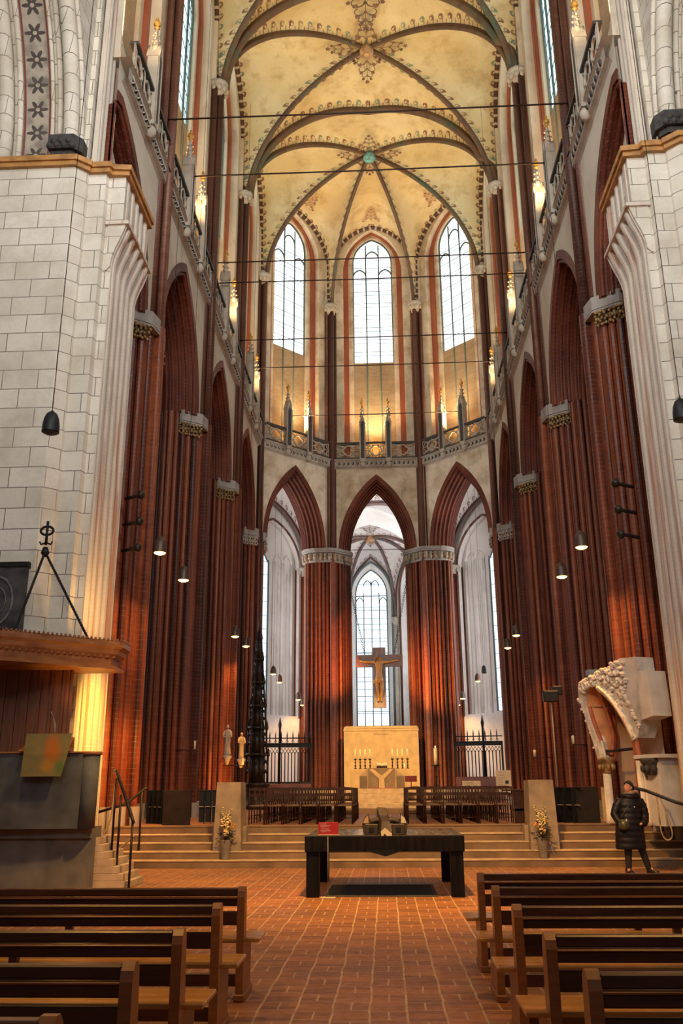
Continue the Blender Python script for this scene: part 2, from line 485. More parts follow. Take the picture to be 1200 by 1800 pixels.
# ------------------------------------------------------------------ piers
def offs(c,d,r,n=7,a0=-180,a1=0):
    pass
def node_dirs(j):
    pb=bays[j-1] if j>0 else None; nb=bays[j] if j<len(bays) else None
    n=Vector((0,0,0))
    if pb: n+=pb.n
    if nb: n+=nb.n
    n.normalize(); e=Vector((n.y,-n.x,0))  # travel direction
    return pb,nb,n,e
def bundle_outline(N,n,e,r=.13,big=.16):
    # three rolls projecting towards the nave, listed along travel
    out=[]
    for (du,dv,rr) in ((-.27,.02,r),(0,-.2,big),(.27,.02,r)):
        c=N+e*du+n*dv
        for q in range(9):
            an=math.radians(200+q*(140/8)) if dv<0 else math.radians(200+q*(140/8))
            out.append(c+e*(rr*1.15*math.cos(an))+n*(rr*1.15*math.sin(an)))
    return out
pier_labels={1:('brick_pier','clustered red brick pier beside the pulpit, nearest on the left','pier'),
 2:('brick_pier','clustered red brick pier on the left, second from the pulpit','pier'),
 3:('brick_pier','clustered red brick pier on the left beside the dark sacrament tower','pier'),
 4:('brick_pier','slim red brick pier at the left corner of the apse','pier'),
 5:('brick_column','round clustered brick column left of the hanging crucifix','column'),
 6:('brick_column','round clustered brick column right of the hanging crucifix','column'),
 7:('brick_pier','slim red brick pier at the right corner of the apse','pier'),
 8:('brick_pier','clustered red brick pier on the right behind the large display board','pier'),
 9:('brick_pier','clustered red brick pier on the right, third from the apse','pier'),
 10:('brick_pier','clustered red brick pier on the right with the broken stone arch','pier')}
piers={}
for j in range(1,11):
    pb,nb,n,e=node_dirs(j); N=nodes[j]
    L1=[pb.P(pb.L-pb.psB-i,v,0) for i,v in jpier(pb)]      # front -> back, on the side before the node
    L2=[nb.P(nb.psA+i,v,0) for i,v in jpier(nb)]
    outl=L1[::-1]+bundle_outline(N,n,e)+L2
    name,lab,cat=pier_labels[j]
    t=thing(name,lab,cat,(N.x,N.y,0)); piers[j]=t
    loc=[(p.x-N.x,p.y-N.y) for p in outl]
    sh=MB(); sh.prism(loc,0,ZI,caps=False)
    sh.build('shaft',M['brick'],t)
    if j in (5,6) or True:
        # plinth
        c=sum((Vector(q) for q in loc),Vector((0,0)))/len(loc)
        pl=MB(); pl.prism([((q[0]-c.x)*1.06+c.x,(q[1]-c.y)*1.06+c.y) for q in loc],0,1.3); pl.build('plinth',M['stone'],t)
    # upper vault shafts
    up=MB()
    for (du,dv,rr) in ((-.26,.0,.12),(0,-.2,.155),(.26,.0,.12)):
        c=e*du+n*dv; up.lathe([(rr,ZI-.3),(rr,ZCAP)],(c.x,c.y,0),12)
    q=[(e*-.30+n*-.03),(e*.30+n*-.03),(e*.30+n*.3),(e*-.30+n*.3)]
    up.prism([(p.x,p.y) for p in q],ZI-.3,ZCAP)
    up.build('vault_shaft',M['brick_up'],t)
    sb=MB(); q=[(e*-.34+n*-.02),(e*.34+n*-.02),(e*.34+n*.45),(e*-.34+n*.45)]; sb.prism([(p.x,p.y) for p in q],ZCAP,ZCAP+3.4); sb.build('springer_block',M['plaster'],t)
    # impost band and carved capital
    def ring(lst,k):
        # offset outline outwards from pier centre
        c=n*.9
        return [Vector((p[0],p[1],0)) for p in lst], c
    band=MB(); leaf=MB()
    if j in (5,6):
        cx=n*.85
        base=[]
        for q in range(28):
            an=2*PI*q/28; base.append((math.cos(an),math.sin(an)))
        # follow the hull of the outline roughly
        hull=[]
        for cxx,sy in base:
            dmax=max((p[0]-cx.x)*cxx+(p[1]-cx.y)*sy for p in loc); hull.append(dmax)
        def ringp(o): return [(cx.x+base[q][0]*(hull[q]*.97+o),cx.y+base[q][1]*(hull[q]*.97+o)) for q in range(28)]
        for (z0,z1,o) in ((14.0,14.1,.03),(14.55,14.66,.12),(14.66,14.8,.17)): band.prism(ringp(o),z0,z1)
        rp=ringp(.03)
        band.prism(ringp(.0),14.1,14.55)
        for q in range(28):
            x,y=rp[q]; leaf.lathe([(.05,0),(.13,.14),(.09,.24),(.14,.36),(.05,.42)],(x,y,14.1),6)
    else:
        for LL,sgn in ((L1,-1),(L2,1)):
            half=LL[:len(LL)//2]
            bb=pb if sgn<0 else nb
            d=(bb.e*sgn-bb.n).normalized()
            k0=half[0]; k1=half[int(len(half)*.62)]
            bd=MB(); lf_=MB()
            a0=N+e*sgn*.24-n*.30; a_=k0-bb.n*.20+bb.e*sgn*.10; b2_=k1+d*.13
            pts=[a0,a_,b2_,k1+bb.n*.25,k0+bb.n*.35,N+e*sgn*.25+n*.3]
            pts=[(p.x-N.x,p.y-N.y) for p in pts]
            bd.prism(pts,14.48,14.88); bd.prism([(x*1.0,y*1.0) for x,y in pts],14.40,14.46)
            for q in range(12):
                f=.15+.85*(q%6)/5; p=a_.lerp(b2_,f)-N-d*.02; zz=14.42-.22*(q//6)-.14
                for w in range(5):
                    an=w*1.257+q; lf_.ball((p.x+.07*math.cos(an),p.y+.04*math.cos(an+1),zz+.08*math.sin(an)),(.055,.055,.05),5,4)
            bd.build('impost_band',M['stone'],t); lf_.build('carved_capital',M['tracery'] if j in (4,7) else M['gilt_dull'],t)
    if j in (5,6):
        band.build('impost_band',M['stone'],t); leaf.build('carved_capital',M['capst'],t)
    # small capital where the vault springs
    cp=MB(); c=n*-.08
    cp.lathe([(.24,0),(.27,.12),(.36,.25),(.42,.42),(.46,.5),(.46,.62),(.3,.62)],(c.x,c.y,ZCAP-.45),10)
    for q in range(10):
        an=2*PI*q/10; cp.ball((c.x+.37*math.cos(an),c.y+.37*math.sin(an),ZCAP-.18),(.1,.1,.15),6,4)
    cp.build('vault_capital',M['tracery'],t)

# ------------------------------------------------------------------ gallery balustrades
def balustrade(k,b,label):
    t=thing('gallery_balustrade',label,'balustrade',tuple(b.P(b.L/2,0,ZG)))
    o=b.P(b.L/2,0,ZG)
    def Q(u,v,z): return b.P(u,v,z)-o
    g0,g1=.36,b.L-.36
    if k==0: g0=4.25
    if k==10: g1=b.L-4.25
    cor=MB()
    prof=[(0,-.50),(-.06,-.44),(-.17,-.40),(-.17,-.36),(-.19,-.06),(-.26,-.02),(-.26,.05),(-.02,.05)]
    cor.grid([[Q(u,v,ZG+z) for v,z in prof] for u in (g0-.25,g1+.25)],False)
    nb=int((g1-g0)/.26); dk=MB()
    for q in range(nb):
        u=g0+(q+.5)*(g1-g0)/nb
        cor.tube([Q(u-.13,-.20,ZG-.34),Q(u,-.24,ZG-.22),Q(u-.13,-.20,ZG-.08)],.028,4)
        dk.ball(Q(u,-.175,ZG-.21),(.085,.085,.10),6,4)  # solid dark lumps stand in for the shaded holes of the frieze
    o_=cor.build('cornice',M['tracery'],t); dk.build('frieze_hole_shade',M['dark_niche'],o_)
    rail=MB()
    def beam(mb,u0,u1,v0,v1,z0,z1):
        P8=[Q(u,v,z) for z in (z0,z1) for (u,v) in ((u0,v0),(u1,v0),(u1,v1),(u0,v1))]
        mb.add(P8,[(0,3,2,1),(4,5,6,7),(0,1,5,4),(1,2,6,5),(2,3,7,6),(3,0,4,7)])
    beam(rail,g0,g1,-.30,-.06,ZG+.98,ZG+1.09); beam(rail,g0,g1,-.27,-.1,ZG+.05,ZG+.13)
    rail.build('rail',M['dark_niche'],t)
    npan=3 if k not in (0,10) else 2; pw=(g1-g0)/npan
    for q in range(npan):
        u0=g0+q*pw+(.13 if q else 0); u1=g0+(q+1)*pw-(.13 if q<npan-1 else 0)
        sub=1 if b.L<6 else 2
        for s_ in range(sub):
            w0=u0+(u1-u0)*s_/sub; w1=u0+(u1-u0)*(s_+1)/sub
            tr=MB(); uc=(w0+w1)/2; zc=ZG+.565; hw=(w1-w0)/2-.02; hh=.40
            v=-.20
            # quatrefoil
            ring=[]
            for j in range(40):
                an=2*PI*j/40; r=.235*(1+.30*abs(math.cos(2*an))**.7)
                ring.append(Q(uc+r*1.12*math.cos(an),v,zc+r*math.sin(an)*1.05))
            tr.tube(ring,.052,4,closed=True)
            for sx in (-1,1):
                for sz in (-1,1):
                    c0=Q(uc+sx*.2,v,zc+sz*.2); c1=Q(uc+sx*hw,v,zc+sz*hh)
                    tr.tube([c0,c0.lerp(c1,.5)+Q(0,0,0)*0,c1],.045,4)
                    # cusps
                    tr.tube([Q(uc+sx*hw,v,zc+sz*.06),Q(uc+sx*(hw-.14),v,zc+sz*.17),Q(uc+sx*(hw-.1),v,zc+sz*.33)],.028,4)
                tr.tube([Q(uc+sx*.30,v,zc),Q(uc+sx*hw,v,zc)],.03,4)
            tr.tube([Q(w0,v,ZG+.13),Q(w1,v,ZG+.13),Q(w1,v,ZG+1),Q(w0,v,ZG+1)],.035,4,closed=True)
            tr.build('tracery_panel',M['tracery'],t)
    for q in range(1,npan):
        u=g0+q*pw; pn=MB(); h=2.9
        beam(pn,u-.17,u+.17,-.36,-.02,ZG-.15,ZG+h-.55)
        # outlined gable
        for sg in (-1,1):
            pn.tube([Q(u+sg*.16,-.37,ZG-.1),Q(u+sg*.16,-.37,ZG+h-.6)],.032,4)
            pn.tube([Q(u+sg*.19,-.37,ZG+h-.62),Q(u,-.37,ZG+h-.05)],.035,4)
            pn.tube([Q(u+sg*.19,-.01,ZG+h-.62),Q(u,-.01,ZG+h-.05)],.035,4)
        vs=[Q(u-.19,-.36,ZG+h-.6),Q(u+.19,-.36,ZG+h-.6),Q(u,-.36,ZG+h-.05),Q(u-.19,-.02,ZG+h-.6),Q(u+.19,-.02,ZG+h-.6),Q(u,-.02,ZG+h-.05)]
        pn.add(vs,[(0,1,2),(3,5,4),(0,2,5,3),(1,4,5,2)])
        spx=Q(u,-.19,0)
        pn.lathe([(.12,0),(.10,.3),(.05,.75),(.03,.95)],(spx.x,spx.y,ZG-o.z+h-.3),4)
        for j in range(5):
            an=j*PI/2
            for zz in (.2,.42,.64):
                pn.ball((spx.x+(.15-.1*zz)*math.cos(an),spx.y+(.15-.1*zz)*math.sin(an),ZG-o.z+h-.3+zz),.05,5,3)
        pn.ball(Q(u,-.22,ZG-.3),(.17,.17,.2),8,5)
        p=pn.build('pinnacle',M['jambstone'] if False else M['tracery'],t)
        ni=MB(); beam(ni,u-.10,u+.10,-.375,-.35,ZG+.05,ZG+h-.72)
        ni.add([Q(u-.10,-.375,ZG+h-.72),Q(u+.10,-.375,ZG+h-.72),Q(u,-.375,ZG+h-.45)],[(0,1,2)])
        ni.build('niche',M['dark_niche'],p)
        fi=MB(); fi.lathe([(.02,0),(.09,.06),(.04,.12),(.12,.2),(.10,.28),(.04,.34),(.05,.42),(.01,.5)],(spx.x,spx.y,ZG-o.z+h+.55),8)
        fi.build('finial',M['gold'],p)
    return t
bl=['stone tracery balustrade above the first arch on the left, by the white pier','stone tracery balustrade above the second arch from the left front','stone tracery balustrade above the third arch on the left side','stone tracery balustrade above the last left arch before the apse',
 'stone tracery balustrade above the left slanting apse arch','stone tracery balustrade above the central apse arch over the crucifix','stone tracery balustrade above the right slanting apse arch',
 'stone tracery balustrade above the last right arch before the apse','stone tracery balustrade above the third arch on the right side','stone tracery balustrade above the second arch from the right front','stone tracery balustrade above the first arch on the right, by the white pier']
for k,b in enumerate(bays): balustrade(k,b,bl[k])
# ------------------------------------------------------------------ vaults
def ell(A,Bp,za,zb,n,pw=1.0,rise=None):
    out=[]
    for q in range(n+1):
        th=PI/2*q/n; f=(1-math.cos(th))
        p=A.lerp(Bp,f); out.append(Vector((p.x,p.y,za+(zb-za)*math.sin(th)**pw)))
    return out
def side_curve(A,B,za,zb,n,stilt=0.0):
    # half of a pointed arch from A to the middle of AB, optionally stilted
    mid=(A+B)/2; a=(B-A).length/2; out=[]; h=zb-za-stilt
    c,Rr=arc(a,h); thend=math.acos(c/Rr)
    tot=stilt+Rr*thend
    for q in range(n+1):
        s=tot*q/n
        if s<stilt: out.append(Vector((A.x,A.y,za+s)))
        else:
            th=(s-stilt)/Rr; d=(a+c-Rr*math.cos(th))  # distance moved from A
            p=A.lerp(mid,min(1,d/a)); out.append(Vector((p.x,p.y,za+stilt+Rr*math.sin(th))))
    return out
def rib_sweep(mb,pts,w=.14,h=.24,prof=None):
    pts=[Vector(p) for p in pts]; rows=[]
    m=len(pts)
    for i,p in enumerate(pts):
        t=(pts[min(i+1,m-1)]-pts[max(i-1,0)]).normalized()
        hz=Vector((t.x,t.y,0))
        if hz.length<1e-3:
            q=pts[-1]-pts[0]; hz=Vector((q.x,q.y,0))
        hz.normalize(); sd=Vector((-hz.y,hz.x,0)); dn=t.cross(sd)
        if dn.z>0: dn=-dn
        if abs(dn.z)<.3 and dn.dot(hz)<0: dn=-dn
        pr=[(-w*.55,-.06),(-w*.55,h*.3),(-w*.85,h*.42),(-w*.45,h*.62),(-w*.3,h*.9),(0,h),(w*.3,h*.9),(w*.45,h*.62),(w*.85,h*.42),(w*.55,h*.3),(w*.55,-.06)]
        rows.append([p+sd*a+dn*b_ for a,b_ in pr])
    mb.grid(rows,True)
NT_=26
def pushout(S,A,B,off,z0):
    if not off: return S
    d=(B-A).normalized(); nn=Vector((-d.y,d.x,0))
    return [p+nn*off*min(1,(p.z-z0)/.7) for p in S]
def vault(name,nodes_,boss,z0,zboss,sides,parent,webm,ribm,rw=.13,rh=.24,dome=.22,wn=10,ribs=True,bossr=.34,bossm=None,offs_=None):
    """nodes_: plan points in order, closed; sides: (apex z, stilt) per side or None when the side is open"""
    n=len(nodes_); wb=MB()
    D=[ell(p,boss,z0,zboss,NT_) for p in nodes_]
    for k in range(n):
        if sides[k] is None: continue
        A,B=nodes_[k],nodes_[(k+1)%n]; za,st=sides[k]
        for (P0,P1,Dk) in ((A,B,D[k]),(B,A,D[(k+1)%n])):
            S=pushout(side_curve(P0,P1,z0,za,NT_,st),A,B,offs_[k] if offs_ else 0,z0)
            rows=[];ua=[];ub=[]
            la=lb=0
            for i in range(NT_+1):
                if i: la+=(Dk[i]-Dk[i-1]).length; lb+=(S[i]-S[i-1]).length
                row=[]; d=(Dk[i]-S[i]).length
                for j in range(wn+1):
                    f=j/wn; p=S[i].lerp(Dk[i],f)
                    p=p+Vector((0,0,dome*math.sin(PI*f)*math.sin(PI/2*i/NT_)))
                    row.append(p); ua.append((la,d*(1-f))); ub.append((lb,d*f))
                rows.append(row)
            wb.grid(rows,True,{'a':ua,'b':ub})
    w=wb.build(name,webm,parent); 
    if parent is None: struct(w)
    if ribs:
        for k in range(n):
            r=MB(); rib_sweep(r,[Vector((p.x,p.y,p.z-.02)) for p in D[k]],rw,rh)
            r.build('rib',ribm,w)
        bo=MB(); bo.lathe([(bossr*.4,-.52),(bossr*.75,-.5),(bossr,-.42),(bossr,-.22),(bossr*.7,-.1),(bossr*.7,.1)],(boss.x,boss.y,zboss+.05),16)
        bo.lathe([(bossr*.1,-.57),(bossr*.45,-.56),(bossr*.55,-.5)],(boss.x,boss.y,zboss+.05),12)
        bo.build('boss',bossm or M['rib_boss'],w)
    return w,D
def srib(w,A,B,z0,za,st,mat,rw=.17,rh=.26,name='rib',uvm=False,off=0):
    for P0,P1 in ((A,B),):
        S1=side_curve(A,B,z0,za,24,st); S2=side_curve(B,A,z0,za,24,st)
        pts=pushout(S1+S2[::-1][1:],A,B,off,z0)
        r=MB()
        if uvm:
            # flat painted band beside the wall
            b=(B-A).normalized(); nn=Vector((-b.y,b.x,0)); l=0; rows=[]; uv=[]
            for i,p in enumerate(pts):
                if i: l+=(pts[i]-pts[i-1]).length
                rows.append([p-nn*.24-Vector((0,0,.0)),p-nn*.10-Vector((0,0,.14)) if 0 else p-nn*.05]); uv+= [(l,0),(l,1)]
            # tube with uv
            r=MB(); m=len(pts); n_=6; vs=[];uvs=[]; fs=[]; l=0
            for i,p in enumerate(pts):
                t=(pts[min(i+1,m-1)]-pts[max(i-1,0)]).normalized(); s_=nn; q_=t.cross(s_)
                if i: l+=(pts[i]-pts[i-1]).length
                for k in range(n_):
                    an=2*PI*k/n_; vs.append(p-nn*.06+s_*.15*math.cos(an)+q_*.13*math.sin(an)); uvs.append((l,0))
            for i in range(m-1):
                for k in range(n_): fs.append((i*n_+k,i*n_+(k+1)%n_,(i+1)*n_+(k+1)%n_,(i+1)*n_+k))
            r.add(vs,fs,True,{'m':uvs})
        else: rib_sweep(r,pts,rw,rh)
        r.build(name,mat,w)
V2=lambda x,y: Vector((x,y,0))
SX=6.22
Ys=[15.6,23.0,30.3,37.6]

# straight choir bays
for k in range(3):
    y0,y1=Ys[k],Ys[k+1]
    nd=[V2(-SX,y0),V2(-SX,y1),V2(SX,y1),V2(SX,y0)]
    # sides: left wall, far transverse, right wall, near transverse
    w,D=vault('ceiling' ,nd,V2(0,(y0+y1)/2),ZCAP,36.0,[(36.3,2.6),(35.6,0),(36.3,2.6),(35.6,0)],None,M['web'],M['rib'],offs_=[.46,0,.46,0])
    srib(w,nd[0],nd[1],ZCAP,36.3,2.6,M['dash'],name='wall_rib',uvm=True,off=.36); srib(w,nd[2],nd[3],ZCAP,36.3,2.6,M['dash'],name='wall_rib',uvm=True,off=.36)
    srib(w,nd[1],nd[2],ZCAP,35.6,0,M['rib'],.22,.34)
# apse vault
nd=[V2(-SX,37.6),V2(-SX,44.9),V2(-2.56,48.45),V2(2.56,48.45),V2(SX,44.9),V2(SX,37.6)]
boss=V2(0,41.45)
w,D=vault('ceiling',nd,boss,ZCAP,36.0,[(36.3,2.6),(36.35,2.9),(36.35,2.9),(36.35,2.9),(36.3,2.6),(35.6,0)],None,M['web'],M['rib'],bossm=M['boss_blue'],offs_=[.46]*5+[0])
for k in range(5): srib(w,nd[k],nd[k+1],ZCAP,[36.3,36.35,36.35,36.35,36.3][k],[2.6,2.9,2.9,2.9,2.6][k],M['dash'],name='wall_rib',uvm=True,off=.36)
apse_ceiling=w

# painted scrollwork around the bosses and on the crowns (thin paint layers on the vault)
def ribbon(mb,pts,w,down=Vector((0,0,-.03))):
    vs=[];m=len(pts)
    for i,p in enumerate(pts):
        t=(pts[min(i+1,m-1)]-pts[max(i-1,0)]).normalized(); s_=t.cross(Vector((0,0,1)))
        if s_.length<1e-3: s_=Vector((1,0,0))
        s_.normalize(); ww=w*(1-.5*i/m); vs+= [p+s_*ww+down,p-s_*ww+down]
    mb.add(vs,[(2*i,2*i+1,2*i+3,2*i+2) for i in range(m-1)])
def motif(mb,f,sc_=1,rnd=None):
    """f maps (a: along stem 0..1, b: across) in metres to a 3D point"""
    def curl(a0,b0,r,turn,sg):
        pts=[]
        for q in range(13):
            an=turn*q/12; rr=r*(1-.55*q/12)
            pts.append(f(a0+rr*math.sin(an)*1.0, b0+sg*(r-rr*math.cos(an))))
        ribbon(mb,pts,.032*sc_)
    def leafb(a,b,r):
        c=f(a,b)
        for q in range(5):
            an=2*PI*q/5+a*3; d=f(a+r*math.cos(an),b+r*math.sin(an))
            ribbon(mb,[c,c.lerp(d,.5),d],.055*sc_)
    S=sc_
    ribbon(mb,[f(.1*S*q,0) for q in range(15)],.02*S)
    for sg in (-1,1):
        curl(.15*S,0.02*sg,.30*S,4.6,sg); curl(.6*S,.02*sg,.24*S,4.6,sg); curl(1.0*S,.0,.17*S,4.2,sg)
        leafb(.35*S,.36*S*sg,.11*S); leafb(.85*S,.30*S*sg,.10*S); leafb(.15*S,.62*S*sg,.09*S); leafb(1.25*S,.2*S*sg,.08*S)
    leafb(1.45*S,0,.12*S)
def web_point(zfun): return zfun
def add_motifs(cx,cy,dirs,par,za,zb,span,base=.55,sc_=1.0,mat='paint'):
    mb=MB()
    for (dx,dy,zend,sp) in dirs:
        def f(a,b,dx=dx,dy=dy,zend=zend,sp=sp):
            x=cx+dx*(base+a)-dy*b; y=cy+dy*(base+a)+dx*b
            s_=(base+a)/sp
            z=za+(zend-za)*s_
            return Vector((x,y,z-.30*abs(b)**1.6/ (1+0*s_) -.06+dome_f(s_)))
        motif(mb,f,sc_)
    mb.build('painted_scrollwork',M[mat],par)
def dome_f(s): return 0
ce=[o for o in COL.objects if o.name.startswith('ceiling')]
for k in range(3):
    yc=(Ys[k]+Ys[k+1])/2
    add_motifs(0,yc,[(0,1,35.6,3.65),(0,-1,35.6,3.65),(1,0,36.3,6.2),(-1,0,36.3,6.2)],ce[k],36.0,0,0,.5,.95)
    mb=MB()
    # larger crown motif close to the transverse arch
    for sg,yy in ((1,Ys[k]+.55),):
        f=lambda a,b,yy=yy: Vector((b,yy+a,35.62+(36-35.62)*(a+.5)/3.65-.09*abs(b)**1.8))
        motif(mb,lambda a,b: f(a,b),1.25)
    mb.build('painted_scrollwork',M['paint'],ce[k])
add_motifs(0,41.45,[(0,-1,35.6,3.85),(1,0,36.3,6.2),(-1,0,36.3,6.2),(0,1,36.35,7.0)],ce[3],36.0,0,0,.5,.85)
mb=MB()
for (ax,ay) in ((0,48.45),(-4.39,46.67),(4.39,46.67)):
    d=V2(0-ax,41.45-ay); L_=d.length; d.normalize(); pr=Vector((-d.y,d.x,0))
    f=lambda a,b,ax=ax,ay=ay,d=d,pr=pr: V2(ax,ay)+d*(.5+a)+pr*b+Vector((0,0,36.28-.05*(a)-.34*abs(b)**1.5+.02*a))
    motif(mb,f,.8)
mb.build('painted_scrollwork',M['paint_red'],ce[3])

# wall above the choir vault is not seen; close the far sides of the aisles
# ------------------------------------------------------------------ floors and steps
def floor_mat():
    t=NT('brick_paver_floor'); p=t.pos(); x,y,z=t.sep(p)
    S=.292; P=.62
    wx=t.math('MULTIPLY',t.math('SUBTRACT',t.noise(t.scale(p,(2,2,2)),1,3),.5),.045); x=t.math('ADD',x,wx); y=t.math('ADD',y,wx)
    xs=t.math('DIVIDE',x,S); ix=t.math('FLOOR',xs); fx=t.math('FRACT',xs)
    ys=t.math('ADD',t.math('DIVIDE',y,P),t.math('MULTIPLY',ix,.5)); iy=t.math('FLOOR',ys); fy=t.math('FRACT',ys)
    def near(v,c,w): return t.math('LESS_THAN',t.math('ABSOLUTE',t.math('SUBTRACT',v,c)),w)
    j1=t.math('LESS_THAN',fx,.06)                                    # long joint
    long_=t.math('LESS_THAN',fy,.42)
    j2=t.math('MULTIPLY',near(fx,.54,.028),long_)                    # between paired bricks
    j3=t.math('LESS_THAN',fy,.026); j4=near(fy,.42,.014); j5=near(fy,.61,.010); j6=near(fy,.81,.010)
    jt=t.math('MAXIMUM',t.math('MAXIMUM',j3,j4),t.math('MULTIPLY',t.math('MAXIMUM',j5,j6),.55))
    J=t.math('MAXIMUM',t.math('MAXIMUM',j1,t.math('MULTIPLY',j2,.9)),t.math('MULTIPLY',jt,.6))
    sub=t.math('FLOOR',t.math('MULTIPLY',fy,5))
    wn=t.n('ShaderNodeTexWhiteNoise',noise_dimensions='3D'); t.put(wn.inputs['Vector'],t.comb(ix,iy,sub))
    base=t.ramp(wn.outputs[0],[(0,(.20,.074,.025)),(.5,(.29,.110,.036)),(1,(.38,.150,.052))])
    nz=t.noise(p,.5,5,.6); nf=t.noise(p,14,4)
    base=t.mix(t.mr(nz,.45,.7,0,.7),base,(.12,.055,.038)); base=t.mix(t.mr(nf,.5,.8,0,.35),base,(.14,.05,.025))
    wob=t.mr(t.noise(p,5,3),.3,.6,.35,1)
    c=t.mix(t.math('MULTIPLY',J,wob),base,(.50,.36,.22))
    h=t.math('SUBTRACT',t.math('MULTIPLY',nf,.3),t.math('MULTIPLY',J,.6))
    return t.bsdf(c,t.mr(nf,.3,.7,.42,.6),0,t.bump(h,.25,.01))
M['floor']=floor_mat()
M['step']=simple('worn_sandstone_step',(.18,.108,.056),.7,0,.35,1.6,.2)
M['nosing']=simple('lit_step_top',(.46,.33,.19),.6,0,.2,5)  # lit step tops put into the colour, paler than the risers
fl=MB(); fl.box(-16,16,-8,21.1,-.2,0); struct(fl.build('floor',M['floor']))
pf=MB(); pf.box(-16,16,22.65,70,.1,.855); struct(pf.build('floor',M['floor']))
for k in range(5):
    s=MB(); y=21.1+k*.3; z=.171*(k+1)
    s.box(-13,13,y,22.7,z-.171,z-.03)
    o=tag(s.build('stone_step',M['step']),['lowest','second lowest','middle','second highest','topmost'][k]+' of the five long stone steps up to the choir','step')
    n_=MB(); n_.bbox(-13,13,y-.02,22.7 if k==4 else y+.33,z-.032,z+(.001 if k==4 else 0),.006); n_.build('nosing',M['nosing'] if k<4 else M['step'],o)
# altar dais
for k in range(5):
    y=33.1+k*.38; z=.855+.17*(k+1); s=MB()
    s.bbox(-2.0-.3*(4-k)*.0-1.2,3.2,y,47.4,z-.17,z,.01)
    tag(s.build('altar_step',M['nosing'] if k else M['step']),['lowest','second','third','fourth','topmost'][k]+' broad pale step of the altar dais','step')

# ------------------------------------------------------------------ ambulatory and outer walls
ZF=.855
O5=V2(-9.6,50.8); OA=V2(-4.75,55.5)
def white_wall(name,A,B,recess=None,glassu=None,niches=(),sill=6.0,mir=False):
    b=Bay(A,B,0,0,.5,0); w=MB(); top=21.5
    if recess:
        u0,u1=recess; a=(u1-u0)/2; m0=(u0+u1)/2
        F=[(u0,sill)]+[(m0+apt(a,3.0,0,-1+2*q/16)[0] if q!=8 else m0, 15.2+(apt(a,3.0,0,-1+2*q/16)[1] if q!=8 else 3.0)) for q in range(17)]+[(u1,sill)]
        n=len(F)
        rect=[(0,0)]*n
        rect=[(0,sill)]+[( b.L*q/16,top) for q in range(17)]+[(b.L,sill)]
        rect[1]=(0,15.2);rect[2]=(0,top);rect[-2]=(b.L,15.2);rect[-3]=(b.L,top)
        poly_ring(w,b,rect,F,0)
        vs=[b.P(u,0,z) for u,z in F]+[b.P(u,.45,z) for u,z in F]; w.add(vs,[(q,q+1,n+q+1,n+q) for q in range(n-1)]+[(0,n,2*n-1,n-1)])
        w.add([b.P(0,0,0),b.P(b.L,0,0),b.P(b.L,0,sill),b.P(u1,0,sill),b.P(u0,0,sill),b.P(0,0,sill)],[(0,1,2,3,4,5)])
        # back of recess
        w.add([b.P(u0-.1,.45,sill-.1),b.P(u1+.1,.45,sill-.1),b.P(u1+.1,.45,19),b.P(u0-.1,.45,19)],[(0,1,2,3)])
        for (n0,n1) in niches:
            # raised frame between blind niches
            for uu in (n0,n1):
                w.tube([b.P(uu,.42,sill),b.P(uu,.42,15.6)],.09,6)
            a_=(n1-n0)/2
            w.tube([b.P((n0+n1)/2+(apt(a_,a_*1.5,0,-1+q/5)[0] if q!=5 else 0),.42,15.6+(apt(a_,a_*1.5,0,-1+q/5)[1] if q!=5 else a_*1.5)) for q in range(11)],.08,6)
            w.tube([b.P((n0+n1)/2,.46,sill),b.P((n0+n1)/2,.46,15)],.035,6)
    else:
        w.add([b.P(0,0,0),b.P(b.L,0,0),b.P(b.L,0,top),b.P(0,0,top)],[(0,1,2,3)])
    o=struct(w.build(name,M['white']))
    return b,o
wn=12
def amb_side(sx,nm,k):
    A,B=V2(sx*9.6,50.8),V2(sx*4.75,55.5)
    if sx>0: A,B=B,A
    L=(B-A).length
    flip=lambda u: u if sx<0 else L-u
    rc=sorted((flip(1.9),flip(6.3)))
    ni=[sorted((flip(a),flip(c))) for a,c in ((4.55,5.22),(5.28,5.95))]
    b,o=white_wall('wall_ambulatory_'+nm,A,B,rc,None,ni)
    # leaded window at the outer end of the recess
    w=MB(); g=MB()
    u0,u1=sorted((flip(2.0),flip(4.05)))
    P_=[(u0,6.1),(u1,6.1),(u1,15.4),((u0+u1)/2,17),(u0,15.4)]
    g.add([b.P(u,.40,z) for u,z in P_],[(0,1,2,3,4)],False,{'m':P_})
    for u in (u0,u1,(u0*2+u1)/3,(u0+2*u1)/3): w.tube([b.P(u,.36,6.1),b.P(u,.36,15.6)],.05,4)
    w.tube([b.P(u,.36,z) for u,z in P_],.06,4,closed=True)
    wo=struct(w.build('window_%d'%k,M['lead'])); g.build('window_glass',M['glass_low'],wo)
    # red moulding round the recess
    mo=MB(); a=(rc[1]-rc[0])/2; m0=sum(rc)/2
    pts=[b.P(rc[0]-.05,-.02,5.9)]+[b.P(m0+(apt(a+.05,3.05,0,-1+2*q/20)[0] if q!=10 else 0),-.02,15.2+(apt(a+.05,3.05,0,-1+2*q/20)[1] if q!=10 else 3.05)) for q in range(21)]+[b.P(rc[1]+.05,-.02,5.9)]
    mo.tube(pts,.075,6); struct(mo.build('trim_%d'%(k),M['brick_up']))
amb_side(-1,'left',12); amb_side(1,'right',13)
